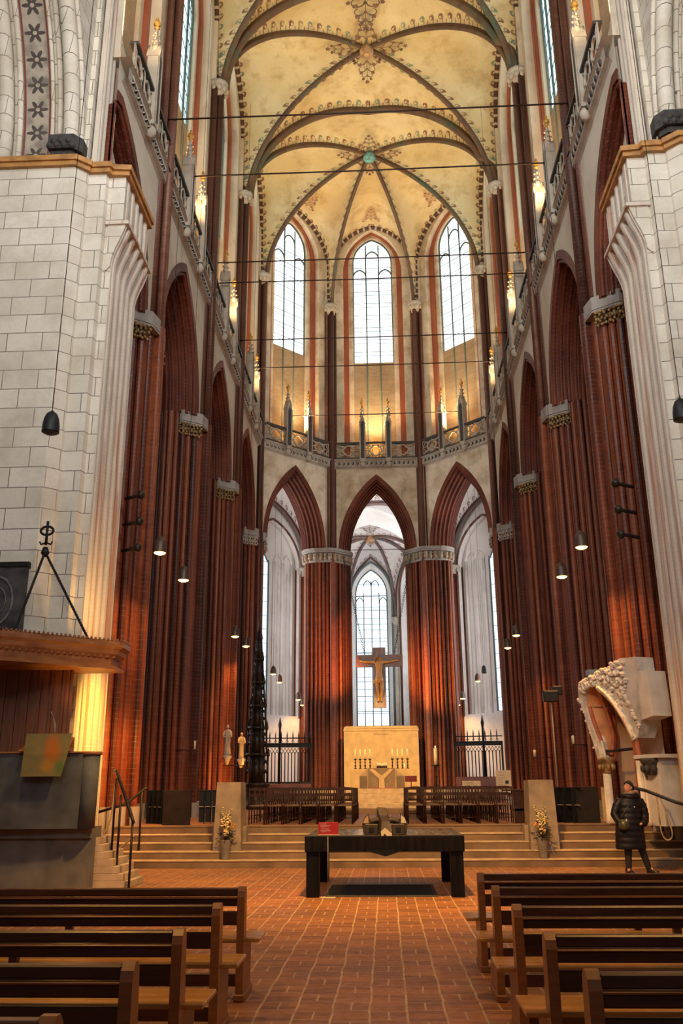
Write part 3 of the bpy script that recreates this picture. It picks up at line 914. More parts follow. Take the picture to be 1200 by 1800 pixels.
# responds where the ambulatory walls meet the chapel
def respond(x,y,lab,z0=15.3,r=.2):
    t=thing('brick_respond',lab,'wall shaft',(x,y,0))
    m=MB()
    for dx,dy in ((0,0),(-.28,.12),(.28,.12),(-.5,.3),(.5,.3)): m.lathe([(r,ZF),(r,z0)],(dx,dy,0),10)
    m.build('shaft',M['brick'],t)
    c=MB(); c.lathe([(.25,0),(.3,.15),(.48,.4),(.5,.55),(.2,.55)],(0,.05,z0-.5),10)
    for q in range(8): c.ball((.4*math.cos(q*PI/4),.05+.4*math.sin(q*PI/4),z0-.25),(.1,.1,.14),6,4)
    c.build('capital',M['tracery'],t)
respond(-4.75,55.3,'red brick wall shaft seen between the apse corner pier and the left brick column')
respond(4.75,55.3,'red brick wall shaft seen between the right brick column and the apse corner pier')
# ambulatory vaults
for nm_,q in (('l',-1),('r',1)):
    nd=[V2(q*6.6,45.3),V2(q*2.9,49.0),V2(q*4.6,55.3),V2(q*9.5,50.8)]
    if q<0: nd=nd[::-1]
    w,_=vault('ceiling',nd,V2(q*5.9,50.6),15.2,20.0,[(19.6,0)]*4,None,M['web_low'],M['rib_low'],.16,.24,.12,8)
    for a in range(4): srib(w,nd[a],nd[(a+1)%4],15.2,19.6,0,M['rib_low'],.16,.24)
nd=[V2(-2.9,49.0),V2(2.9,49.0),V2(4.6,55.3),V2(-4.6,55.3)][::-1]
w,_=vault('ceiling',nd,V2(0,52.4),15.2,20.3,[(19.9,0)]*4,None,M['web_low'],M['rib_low'],.16,.24,.12,8)
srib(w,nd[0],nd[1],15.2,19.8,0,M['rib_low'],.16,.24)
mb=MB(); f=lambda a,b_: Vector((b_,53.2+a*.9,20.25-.16*abs(a)-.10*abs(b_)**1.7)); motif(mb,f,1.0); mb.build('painted_scrollwork',M['paint'],w)
# white entrance arch of the end chapel
CX=-.55
eb=Bay(V2(CX-5.2,56.0),V2(CX+5.2,56.0),.9,.3,.8,0)
m=MB(); al=arch_line(eb,eb.a,14.4,5.25,24)
al2=[(0,14.4)]+al+[(eb.L,14.4)]; tp=[(0,22)]+[(eb.L*q/24,22) for q in range(25)]+[(eb.L,22)]
poly_ring(m,eb,tp,al2,0)
vs=[eb.P(u,0,z) for u,z in al]+[eb.P(u,1.1,z) for u,z in al]; n=len(al); m.add(vs,[(q,q+1,n+q+1,n+q) for q in range(n-1)])
for s_ in (0,1):
    u0,u1=(0,eb.psA) if s_==0 else (eb.L-eb.psA,eb.L)
    m.add([eb.P(u0,0,0),eb.P(u1,0,0),eb.P(u1,0,14.4),eb.P(u0,0,14.4),eb.P(u0,1.1,0),eb.P(u1,1.1,0),eb.P(u1,1.1,14.4),eb.P(u0,1.1,14.4)],[(0,1,2,3),(1,5,6,2),(0,3,7,4)])
n2=24
in2=[(eb.mid+(apt(4.12,5.1,0,-1+2*q/n2)[0] if q!=12 else 0),13.7+(apt(4.12,5.1,0,-1+2*q/n2)[1] if q!=12 else 5.1)) for q in range(n2+1)]
poly_ring(m,eb,[(0,0)]+al+[(eb.L,0)],[(eb.mid-4.12,0)]+in2+[(eb.mid+4.12,0)],1.1)
struct(m.build('wall_chapel_arch',M['white']))
# chapel walls
cn=[V2(CX-4.2,57.1),V2(CX-4.2,60.6),V2(CX-1.85,64.2),V2(CX+1.75,64.2),V2(CX+4.0,60.6),V2(CX+4.2,57.1)]
cw=struct(MB().build('wall_chapel',M['white']))
def chapel_side(A,B,k,win):
    b=Bay(A,B,0,0,.5,0); w=MB(); top=20; L=b.L; 
    if win:
        a=win/2; m0=L/2; sl=6.0
        def al_(aa,zs,h): return [(m0-aa,sl)]+[(m0+(apt(aa,h,0,-1+2*q/16)[0] if q!=8 else 0),zs+(apt(aa,h,0,-1+2*q/16)[1] if q!=8 else h)) for q in range(17)]+[(m0+aa,sl)]
        F1=al_(a+.28,15.4,2.45); F=al_(a,15.6,1.85)
        rect=[(0,sl)]+[(L*q/16,top) for q in range(17)]+[(L,sl)]
        rect[1]=(0,15.4);rect[2]=(0,top);rect[-2]=(L,15.4);rect[-3]=(L,top)
        poly_ring(w,b,rect,F1,0); n=len(F)
        vs=[b.P(u,0,z) for u,z in F1]+[b.P(u,.4,z) for u,z in F]; w.add(vs,[(q,q+1,n+q+1,n+q) for q in range(n-1)])
        w.add([b.P(0,0,0),b.P(L,0,0),b.P(L,0,sl),b.P(0,0,sl)],[(0,1,2,3)])
        g=MB(); vs=[b.P(u,.42,z) for u,z in F]+[b.P(m0,.42,10)]; g.add(vs,[(q,q+1,n) for q in range(n-1)]+[(n-1,0,n)],False,{'m':F+[(m0,10)]})
        wm=MB(); nl=4; lw=2*a/nl
        for q in range(1,nl): wm.tube([b.P(m0-a+lw*q,.36,sl),b.P(m0-a+lw*q,.36,15.7 if q!=2 else 16.6)],.045,4)
        for q in range(nl):
            z0=14.9 if q in(0,3) else 16.2; uc=m0-a+lw*(q+.5)
            wm.tube([b.P(uc+(apt(lw/2,lw*.8,0,-1+q2/5)[0] if q2!=5 else 0),.36,z0+(apt(lw/2,lw*.8,0,-1+q2/5)[1] if q2!=5 else lw*.8)) for q2 in range(11)],.045,4)
        wm.tube([b.P(u,.37,z) for u,z in F],.06,4)
        for q in range(9): wm.tube([b.P(m0-a,.38,sl+1.05+q*1.05),b.P(m0+a,.38,sl+1.05+q*1.05)],.025,4)
        # painted roll around the opening
        rr=MB(); rr.tube([b.P(u,-.03,z) for u,z in al_(a+.40,15.4,2.6)],.09,6); rr.build('window_moulding',M['lead'] if k==14 else M['brick_up'],cw)
        wo=struct(wm.build('window_%d'%k,M['lead'])); g.build('window_glass',M['glass_low'],wo)
    else: w.add([b.P(0,0,0),b.P(L,0,0),b.P(L,0,top),b.P(0,0,top)],[(0,1,2,3)])
    w.build('chapel_wall_panel',M['white'],cw)
chapel_side(cn[0],cn[1],0,None); chapel_side(cn[1],cn[2],15,2.3); chapel_side(cn[2],cn[3],14,2.3); chapel_side(cn[3],cn[4],16,2.3); chapel_side(cn[4],cn[5],0,None)
for q in cn[1:5]:
    d=(V2(CX,59.5)-q).normalized()*.12
    m=MB(); m.lathe([(.15,ZF),(.15,13.6)],(q.x+d.x,q.y+d.y,0),8); m.lathe([(.16,13.2),(.3,13.5),(.3,13.75)],(q.x+d.x,q.y+d.y,0),8); m.build('chapel_shaft',M['tracery'],cw)
w,_=vault('ceiling',cn,V2(CX,60.4),13.7,18.9,[(18.7,0),(18.4,1.2),(18.4,1.2),(18.4,1.2),(18.7,0),(18.9,0)],None,M['web_low'],M['rib_low'],.13,.2,.1,8)
for k in range(5): srib(w,cn[k],cn[k+1],13.7,18.4,1.2 if 0<k<4 else 0,M['rib_low'],.1,.14)
mb=MB(); f=lambda a,b_: Vector((CX+b_,61.2+a,18.8-.05*a-.08*abs(b_)**1.7)); motif(mb,f,.8)
f=lambda a,b_: Vector((CX+b_,57.7+a,18.85-.10*abs(b_)**1.7)); motif(mb,f,1.0); mb.build('painted_scrollwork',M['paint'],w)
# aisle enclosure
m=MB(); m.box(-15.6,-15.2,15,51,0,21); struct(m.build('wall_aisle_left',M['white']))
m=MB(); m.box(15.2,15.6,15,51,0,21); struct(m.build('wall_aisle_right',M['white']))
for sx,nm in ((-1,'left'),(1,'right')):
    m=MB(); m.add([(sx*15.4,50.8,0),(sx*9.6,50.8,0),(sx*9.6,50.8,21),(sx*15.4,50.8,21)],[(0,1,2,3)]); struct(m.build('wall_aisle_end_'+nm,M['white']))
    m=MB(); m.box(sx*7.9,sx*15.4,15,45.5,20.25,20.4); struct(m.build('ceiling',M['white']))
    m=MB(); m.add([(sx*15.4,45.5,20.3),(sx*7.9,45.5,20.3),(sx*9.6,50.8,20.3),(sx*15.4,50.8,20.3)],[(0,1,2,3)]); struct(m.build('ceiling',M['white']))

# ------------------------------------------------------------------ tie rods
for k,y in enumerate((22.85,25.6,30.9,32.4,37.4,40.3,46.4)):
    m=MB(); xw=6.5 if y<45 else 5.2
    m.tube([(-xw,y,22.2),(0,y,22.17),(xw,y,22.2)],.028,6)
    lab=['nearest','second nearest','third','fourth','fifth','sixth','farthest'][k]+' of the seven thin iron tie rods crossing the choir'
    t=tag(m.build('tie_rod',M['rod']),lab,'rod')
m=MB(); m.tube([(-2.9,49.2,14.9),(2.9,49.2,14.9)],.02,5); tag(m.build('tie_rod',M['rod']),'thin rod between the capitals of the two round columns behind the cross','rod')
# ------------------------------------------------------------------ white crossing piers
ZB1=15.95
def spline_rolls(y0,y1,x,sg,n=5,r=.13):
    # plan polyline along Y with rolls projecting towards the nave
    pts=[(x,y0)]
    p=(y1-y0)/n
    for k in range(n):
        yc=y0+(k+.5)*p
        w=p*.29; d_=r*1.15
        pts+=[(x+sg*d_,yc-p/2+.005),(x+sg*d_,yc-w),(x+sg*.03,yc-w+.01),(x-sg*.015,yc-w*.6),(x-sg*.03,yc),(x-sg*.015,yc+w*.6),(x+sg*.03,yc+w-.01),(x+sg*d_,yc+w)]
    pts.append((x,y1)); return pts
FLM=NT('white_flutes_with_red_traces'); 
def mk_flute():
    t=FLM; p=t.pos(); x,y,z=t.sep(p)
    n1=t.noise(t.scale(p,(3,3.2,.12)),1.4,3,.6); n2=t.noise(t.scale(p,(1,1,.5)),2.2,5,.7)
    c=t.ramp(n1,[(.35,(.60,.53,.44)),(.55,(.66,.57,.46)),(.66,(.45,.24,.15)),(.8,(.40,.20,.12))])
    c=t.mix(t.mr(n2,.5,.75,0,.6),c,(.42,.36,.29))
    fr=t.math('LESS_THAN',t.math('FRACT',t.math('DIVIDE',z,.1)),.1)
    c=t.mix(t.math('MULTIPLY',fr,.18),c,(.3,.24,.18))
    return t.bsdf(c,.8,0,t.bump(n2,.3,.02))
M['flute']=mk_flute()
def white_pier(sx,xo,lab):
    # xo: lateral position of the fluted face; built for the left and mirrored
    t=thing('stone_pier',lab,'pier',(sx*(xo+1.8),18.5,0)); ox,oy=sx*(xo+1.8),18.5
    X=lambda a:sx*a-ox
    def L(pts): return [(X(a),b-oy) for a,b in pts]
    y0,y1=17.8,19.8
    low=[(xo+4.2,17.3),(xo+.92,17.3),(xo+.68,17.52),(xo+.66,17.60),(xo+.24,17.60),(xo+.20,17.76),(xo+.02,17.78)]
    fl=[(a,b) for a,b in spline_rolls(y0,y1,xo,1,5,.16)]
    body=MB(); body.prism(L(low+[(xo+.06,y0),(xo+.06,y1+.0),(xo+4.2,y1)]),0,ZB1)
    body.build('ashlar_body',M['block'],t)
    # fluted reveal with the corbelled head
    f=MB(); rows=[]
    zs=[0,13.55,13.75,13.95,14.15,14.35,14.55,14.60]
    of=[0,0,.03,.09,.17,.24,.30,.30]
    for z,o in zip(zs,of): rows.append([(X(a-o),b-oy,z) for a,b in fl])
    f.grid(rows,False)
    rows=[[(X(a-.20),b-oy,z) for a,b in fl] for z in (14.62,ZB1)]; f.grid(rows,False)
    f.build('fluting',M['flute'],t)
    led=MB(); led.prism(L([(xo-.36,y0-.12),(xo-.36,y1+.05),(xo+.2,y1+.05),(xo+.2,y0-.12)]),14.57,14.66)
    led.build('corbel_ledge',M['flute'],t)
    cs_=MB(); pz=[(xo+.15,13.3),(xo+.02,13.45)]+[(xo+.02-o,z) for z,o in zip(zs[1:],of[1:])]+[(xo+.15,14.6)]; k_=len(pz)
    for yy,ww in ((y0-.07,.09),):
        cs_.add([(X(a),yy-oy,z) for a,z in pz]+[(X(a),yy+ww-oy,z) for a,z in pz],[tuple(range(k_)),tuple(range(2*k_-1,k_-1,-1))]+[(q,(q+1)%k_,k_+(q+1)%k_,k_+q) for q in range(k_)])
    cs_.build('corbel_cheek',M['block'],t)
    # cap of corbel block front
    bk=MB(); bk.prism(L([(xo-.2,y0-.06),(xo-.16,y1),(xo+.3,y1),(xo+.3,y0-.06)]),14.6,ZB1-.01); bk.build('corbel_block',M['block'],t)
    # ochre band
    bd=MB(); e=.10
    pl=[(xo+4.2,17.3-e),(xo+.90-.0,17.3-e),(xo+.60,17.45),(xo+.60,17.50),(xo+.14,17.5),(xo+.1,17.62),(xo-.3,17.66),(xo-.3,y1+.03),(xo+4.2,y1)]
    bd.prism(L(pl),ZB1-.02,ZB1+.10); pl2=[(a-.05 if a<xo+4 else a,b-(.05 if b<19 else 0)) for a,b in pl]; bd.prism(L(pl2),ZB1+.10,ZB1+.24)
    bd.build('ochre_string_course',M['ochre_trim'],t)
    # upper stage
    xu=6.62
    up=MB(); up.prism(L([(xu+.8,17.65),(xu+.18,17.65),(xu+.18,18.8),(xu+.8,18.8)]),ZB1+.2,24); up.build('upper_wall',M['block'],t)
    f2=MB(); fl2=spline_rolls(17.78,18.85,xu,1,4,.11); f2.grid([[(X(a),b-oy,z) for a,b in fl2] for z in (ZB1+.2,24)],False); f2.build('upper_fluting',M['flute'],t)
    # arch springing from the pier towards the nave behind the viewer
    def sp(y,a,n=18,rad=5.4):
        return [(y-(rad-rad*math.cos(PI/2*q/n)*1.0), ZB1+.3+rad*1.15*math.sin(PI/2*q/n)) for q in range(n+1)]
    def sweep_roll(mb,a,y,r):
        mb.tube([(X(a),yy-oy,zz) for yy,zz in sp(y,a)],r,10)
    r1=MB(); 
    for a,y,r in ((xu+.56,17.46,.19),(xu+.86,17.52,.07),(xu+1.06,17.55,.05),(xu+1.86,17.52,.07),(xu+2.2,17.46,.19),(xu+.34,17.58,.06)): sweep_roll(r1,a,y,r)
    r1.build('arch_rolls',M['block'],t)
    so=MB(); pts=sp(17.62,0); so.grid([[(X(xu+a),yy-oy,zz) for a in (.4,1.0,1.9,3.4)] for yy,zz in pts],False)
    so.grid([[(X(xu+.3),yy-oy,zz),(X(xu+.3),yy-oy+6,zz+ .0)] for yy,zz in pts],False)
    so.build('arch_soffit',M['block'],t)
    ps=MB(); pts=sp(17.60,0); uv=[];l=0;rows=[]
    for i,(yy,zz) in enumerate(pts):
        if i: l+=math.hypot(yy-pts[i-1][0],zz-pts[i-1][1])
        rows.append([(X(xu+a),yy-oy,zz) for a in (1.12,1.46,1.8)]); uv+=[(0,l),(.45,l),(.9,l)]
    ps.grid(rows,False,{'m':uv}); ps.build('painted_soffit',M['soffit'],t)
    cb=MB(); cb.prism(L([(xu+.38,17.14),(xu+.98,17.14),(xu+.98,17.7),(xu+.2,17.7),(xu+.2,17.35)]),ZB1+.42,ZB1+.82)
    cb.prism(L([(xu+.45,17.24),(xu+.95,17.24),(xu+.95,17.7),(xu+.3,17.7),(xu+.3,17.4)]),ZB1+.27,ZB1+.42)
    for q in range(7): cb.ball((X(xu+.4+.09*q),17.16-oy,ZB1+.5+.13*(q%2)),.09,6,4)
    cb.build('carved_corbel',M['dark_carved'],t)
    cb2=cb; 
    return t
def soffit_mat():
    t=NT('painted_foliage_soffit'); u,v,_=t.sep(t.uv('m')); p=t.pos()
    fv=t.math('SUBTRACT',t.math('FRACT',t.math('DIVIDE',v,.62)),.5); fu=t.math('SUBTRACT',t.math('DIVIDE',u,.9),.5)
    r=t.math('SQRT',t.math('ADD',t.math('MULTIPLY',fv,fv),t.math('MULTIPLY',fu,fu)))
    an=t.math('ARCTAN2',fv,fu); pet=t.math('ADD',.27,t.math('MULTIPLY',t.math('COSINE',t.math('MULTIPLY',an,6)),.12))
    m=t.math('LESS_THAN',r,pet); m2=t.math('LESS_THAN',r,.08)
    nz=t.noise(p,3,4); c=t.mix(m,(.42,.36,.28),(.07,.05,.045)); c=t.mix(m2,c,(.45,.38,.28))
    c=t.mix(t.mr(nz,.45,.7,0,.7),c,(.10,.085,.07)); 
    c=t.mix(t.math('GREATER_THAN',t.math('ABSOLUTE',fu),.42),c,(.20,.055,.04))
    return t.bsdf(c,.8)
M['soffit']=soffit_mat(); M['dark_carved']=simple('sooty_carved_stone',(.045,.04,.036),.8,0,.5,8,.5)
white_pier(-1,6.03,'tall white stone pier with fluted edge behind the pulpit on the left')
white_pier(1,6.40,'tall white stone pier with fluted edge on the far right')
# capital on top right corner and dark aisle backs are part of the piers
# carved epitaph on the white pier
t=thing('epitaph_plaque','dark stone epitaph with a carved roundel on the white pier above the pulpit','plaque',(-8.1,17.26,4.4))
m=MB(); m.bbox(-1.05,1.05,-.06,.04,0,1.72,.02); m.build('slab',M['dark_slab'] if 'dark_slab' in M else simple('dark_worn_slate',(.05,.047,.045),.7,0,.6,3,.4),t)
m=MB(); m.tube([(.45+.36*math.cos(q*PI/12),-.07,.95+.5*math.sin(q*PI/12)) for q in range(24)],.035,5,closed=True); m.tube([(.45+.22*math.cos(q*PI/8),-.07,.95+.3*math.sin(q*PI/8)) for q in range(16)],.02,4,closed=True)
m.ball((.45,-.08,.98),(.1,.03,.16),8,5); m.build('carved_roundel',simple('worn_grey_relief',(.12,.115,.105),.7,0,.4,6),t)
m=MB(); m.box(-1.08,1.08,-.1,.02,1.66,1.76); m.build('upper_edge',M['iron'],t)

# ------------------------------------------------------------------ pews
def wood_mat(name,c1,c2,rough=.33,sc_=(1.2,1.2,14),spec=.55):
    t=NT(name); p=t.obj(); a=t.noise(t.scale(p,sc_),1.5,4,.6); b=t.noise(p,1.7,4)
    c=t.mix(t.mr(a,.3,.7),c1,c2); c=t.mix(t.mr(b,.5,.75,0,.5),c,tuple(q*.45 for q in c1))
    return t.bsdf(c,t.mr(a,.3,.7,rough-.07,rough+.1),0,t.bump(a,.12,.005),spec)
M['pew']=wood_mat('varnished_pew_wood',(.19,.072,.022),(.31,.13,.042))
M['pew_d']=wood_mat('dark_pew_wood',(.040,.014,.007),(.085,.032,.014))
M['seat']=wood_mat('pew_seat_lamp_glow',(.42,.20,.05),(.58,.30,.08),.22,(1,12,8))  # yellow glow of the lamps on the seats is put into this colour
def pew_parts(t,sx,ln):
    X=lambda a,b:(min(sx*a,sx*b),max(sx*a,sx*b))
    for e in (0,1):
        m=MB(); xa=0 if e==0 else ln
        prof=[(0,0),(0,.79),(.012,.835),(.045,.868),(.085,.868),(.118,.835),(.125,.78),(.15,.47),(.20,.43),(.44,.43),(.44,.08),(.47,.06),(.47,0)]
        x0,x1=X(xa,xa+.062)
        vs=[(x0,a,b) for a,b in prof]+[(x1,a,b) for a,b in prof]; n=len(prof)
        m.add(vs,[tuple(range(n-1,-1,-1)),tuple(range(n,2*n))]+[(q,(q+1)%n,n+(q+1)%n,n+q) for q in range(n)])
        m.bbox(x0-.012,x1+.012,-.015,.48,0,.055,.008)
        m.build('end_panel',M['pew'],t)
    x0,x1=X(.06,ln)
    def bb(name,y0,y1,z0,z1,mt,b=.008,xx=None):
        m=MB(); a,c=(x0,x1) if xx is None else X(*xx); m.bbox(a,c,y0,y1,z0,z1,b); return m.build(name,mt,t)
    bb('top_rail',.015,.085,.795,.858,M['pew_d']); bb('middle_rail',.03,.07,.715,.775,M['pew_d']); bb('shelf_strip',.005,.09,.775,.787,M['pew'],.003)
    bb('lower_back_board',.05,.075,.565,.675,M['pew_d'])
    bb('seat',.09,.52,.43,.46,M['seat'],.006,(-.12,ln)); bb('seat_edge',.46,.495,.37,.43,M['pew_d'])
    bb('foot_rail',.06,.085,.10,.20,M['pew_d'])
    for k in range(1,int(ln/1.25)+1):
        a=k*1.22+.25
        if a<ln-.2: 
            bb('upright',.03,.10,.0,.66,M['pew_d'],.004,(a,a+.06))
rowsL=[(8.02,'front'),(6.86,'second'),(5.62,'third'),(4.56,'fourth'),(3.50,'fifth')]
rowsR=[(9.26,'front'),(8.02,'second'),(6.75,'third'),(5.46,'fourth'),(4.38,'fifth')]
lb={0:' nearest the bare floor by the table',1:' from the front',2:' from the front',3:' from the front',4:' from the front, only its end showing' }
for sx,rows_,side,x in ((-1,rowsL,'left',1.04),(1,rowsR,'right',1.04)):
    t0=thing('church_pew','x','pew',(0,0,0),0,'pews %s of the aisle'%side); pew_parts(t0,sx,5.6)
    for k,(y,o_) in enumerate(rows_):
        lab='varnished wooden pew %s of the aisle, %s row'%(side,o_)+('' if k else ' nearest the steps')
        if k==0: t0.location=(sx*x,y,0); t0['label']=lab
        else: dup(t0,(sx*x,y,0),0,lab)

# ------------------------------------------------------------------ black table with the carved anchor-like sculpture
M['black']=wood_mat('blackened_oak',(.003,.003,.005),(.009,.008,.011),.5,(10,1,1),.12)
M['black_top']=wood_mat('grey_streaked_tabletop',(.06,.06,.065),(.14,.135,.13),.2,(14,1,1))  # streaked grey, paler than the legs and beams
t=thing('black_table','heavy black timber table with thick square legs at the head of the aisle','table',(.125,15.35,0))
for sx in (-1,1):
    for y in (0,2.55):
        m=MB(); x=sx*1.17; m.bbox(x-.105,x+.105,y,y+.2,0,.70,.006); m.build('leg',M['black'],t)
m=MB(); m.bbox(-1.30,1.30,-.03,.16,.69,.935,.008); m.build('front_beam',M['black'],t)
m=MB(); m.bbox(-1.30,1.30,2.6,2.78,.69,.935,.008); m.build('back_beam',M['black'],t)
for k,(a,b_) in enumerate(((.165,.78),(.80,1.42),(1.44,2.02),(2.04,2.595))):
    m=MB(); m.bbox(-1.30,1.30,a,b_,.86,.937-.002*(k%2),.008); m.build('top_plank',M['black_top'],t)
m=MB(); m.add([(-.34,-.05,.72),(.34,-.05,.72),(.02,-.06,.62),(-.34,.14,.72),(.34,.14,.72),(.02,.14,.62)],[(0,2,1),(3,4,5),(0,3,5,2),(1,2,5,4),(0,1,4,3)]); m.build('carved_drop',M['black'],t)
t=thing('carved_sculpture','dark carved wooden sculpture with hooked arms lying on the black table','sculpture',(.14,15.62,.937))
M['carv']=simple('dark_weathered_timber',(.028,.017,.011),.6,0,.5,6,.3); M['carv2']=simple('raw_split_timber',(.34,.22,.11),.6,0,.4,6,.3)
m=MB()
m.add([(-.07,-.28,.0),(.11,-.28,.0),(.09,-.2,.20),(-.05,-.2,.22),(-.13,.62,.0),(.02,.62,.0),(.02,.7,.30),(-.14,.7,.30),(-.13,.35,.43),(.03,.35,.42),(-.10,.2,.30),(.06,.2,.30)],
      [(0,1,2,3),(3,2,11,10),(10,11,9,8),(8,9,6,7),(7,6,5,4),(0,4,5,1),(1,5,6,9),(1,9,11,2),(0,8,7,4),(0,3,10,8)])
m.build('stem',M['carv'],t)
for s_ in (-1,1):
    m=MB(); m.tube([(0,.15,.20),(s_*.12,.18,.225),(s_*.2,.2,.20),(s_*.28,.2,.17)],[.06,.055,.05,.06],6)
    m.add([(s_*.20,.08,.0),(s_*.36,.08,.0),(s_*.385,.08,.16),(s_*.34,.08,.27),(s_*.27,.08,.33),(s_*.25,.08,.20),
           (s_*.20,.3,.0),(s_*.36,.3,.0),(s_*.385,.3,.16),(s_*.34,.3,.27),(s_*.27,.3,.33),(s_*.25,.3,.20)],
          [(0,1,2,3,4,5),(11,10,9,8,7,6)]+[(q,6+q,6+(q+1)%6,(q+1)%6) for q in range(6)])
    m.build('hooked_arm',M['carv'],t)
    m=MB(); xa,xb=sorted((s_*.11,s_*.33)); m.bbox(xa,xb,-.06,.06,0,.17,.012); o=m.build('side_block',M['carv'],t)
    m=MB(); xc=s_*.225; m.box(xc-.04,xc+.04,-.068,-.05,.045,.115); m.build('square_hole',M['iron'],o)
    m=MB(); m.add([(s_*.27,.07,.18),(s_*.36,.07,.18),(s_*.335,.07,.26),(s_*.275,.07,.31)],[(0,1,2,3)]); m.build('pale_face',M['tracery'] if s_>0 else M['carv2'],t)
m=MB(); z=-.0
pts=[(-.07,.06),(-.05,-.04),(-.01,.03),(.10,-.06),(.115,.03),(.0,.12)]
m.add([(a,-.295,b_) for a,b_ in pts]+[(a,-.28,b_) for a,b_ in pts],[(5,4,3,2,1,0),(6,7,8,9,10,11)]+[(q,(q+1)%6,6+(q+1)%6,6+q) for q in range(6)])
m.build('pale_torn_end',M['tracery'],t)
# red notice on the table
t=thing('red_notice','small red notice card with white writing standing on the black table','sign',(-.80,15.52,.937))
m=MB(); m.bbox(-.165,.165,-.004,.004,.0,.205,.002); m.build('card',simple('crimson_card',(.26,.008,.012),.5,0,.1),t)
M['ink']=simple('pale_print',(.55,.40,.38),.7,0,.1)
def textline(par,x,y,z,ln,h,seed,mat):
    rnd=random.Random(seed); m=MB(); c=x
    while c<x+ln:
        w=rnd.uniform(.25,.75)*h*1.1
        if rnd.random()<.18: c+=h*.6; continue
        m.box(c,min(c+w,x+ln),y-.0012,y,z,z+h*rnd.uniform(.7,1)); c+=w+h*.22
    m.build('writing',mat,par)
for k,(zz,ln) in enumerate(((.172,.11),(.152,.17),(.140,.15),(.128,.09),(.096,.145),(.076,.17),(.064,.16),(.052,.09))): textline(t,-.13,-.005,zz,ln,.010 if k in(0,4) else .006,k,M['ink'])
m=MB(); m.bbox(-.17,.17,-.05,.05,-.0,.012,.002); m.build('holder',M['tracery'],t)
# glass barrier pane post below the notice
t=thing('barrier_stand','thin pale stand in front of the black table under the red notice','stand',(-.79,15.26,0))
m=MB(); m.tube([(0,0,.02),(0,0,.93)],.0045,6); m.build('rod',M['stone'],t); m=MB(); m.bbox(-.12,.12,-.05,.04,0,.02,.004); m.build('foot',M['tracery'],t)
# dark mat under the table
m=MB(); m.bbox(-.85,.98,15.45,17.3,.0,.012,.004); tag(m.build('floor_mat',simple('charcoal_floor_mat',(.035,.035,.038),.9,0,.4,20)),'dark grey mat lying on the brick floor under the black table','mat')

# ------------------------------------------------------------------ pedestals, flowers
M['ped']=simple('warm_grey_sandstone',(.27,.20,.13),.75,0,.28,3,.25)
def frustum(mb,b,t_,z0,z1):
    vs=[(b[0],b[2],z0),(b[1],b[2],z0),(b[1],b[3],z0),(b[0],b[3],z0),(t_[0],t_[2],z1),(t_[1],t_[2],z1),(t_[1],t_[3],z1),(t_[0],t_[3],z1)]
    return mb.add(vs,[(0,3,2,1),(4,5,6,7),(0,1,5,4),(1,2,6,5),(2,3,7,6),(3,0,4,7)])
for sx,x,lab in ((-1,-3.5,'tapered stone block on the steps left of the aisle behind a flower vase'),(1,3.74,'tapered stone block on the steps right of the aisle behind a flower vase')):
    m=MB(); frustum(m,(x-.33,x+.33,21.42,22.25),(x-.28,x+.28,21.46,22.2),.17,1.85); m.box(x-.40,x+.40,21.75,22.4,.5,.86)
    tag(m.build('stone_pedestal',M['ped']),lab,'pedestal')
def petal_mb(): return MB()
M['petal']=simple('cream_yellow_petals',(.85,.66,.30),.6,0,.2,10); M['petal2']=simple('orange_petals',(.70,.28,.04),.6,0,.2,10)
M['leaf']=simple('dark_green_leaves',(.025,.04,.012),.6,0,.5,9); M['pot']=simple('grey_zinc_pot',(.22,.19,.165),.6,.1,.2,6)
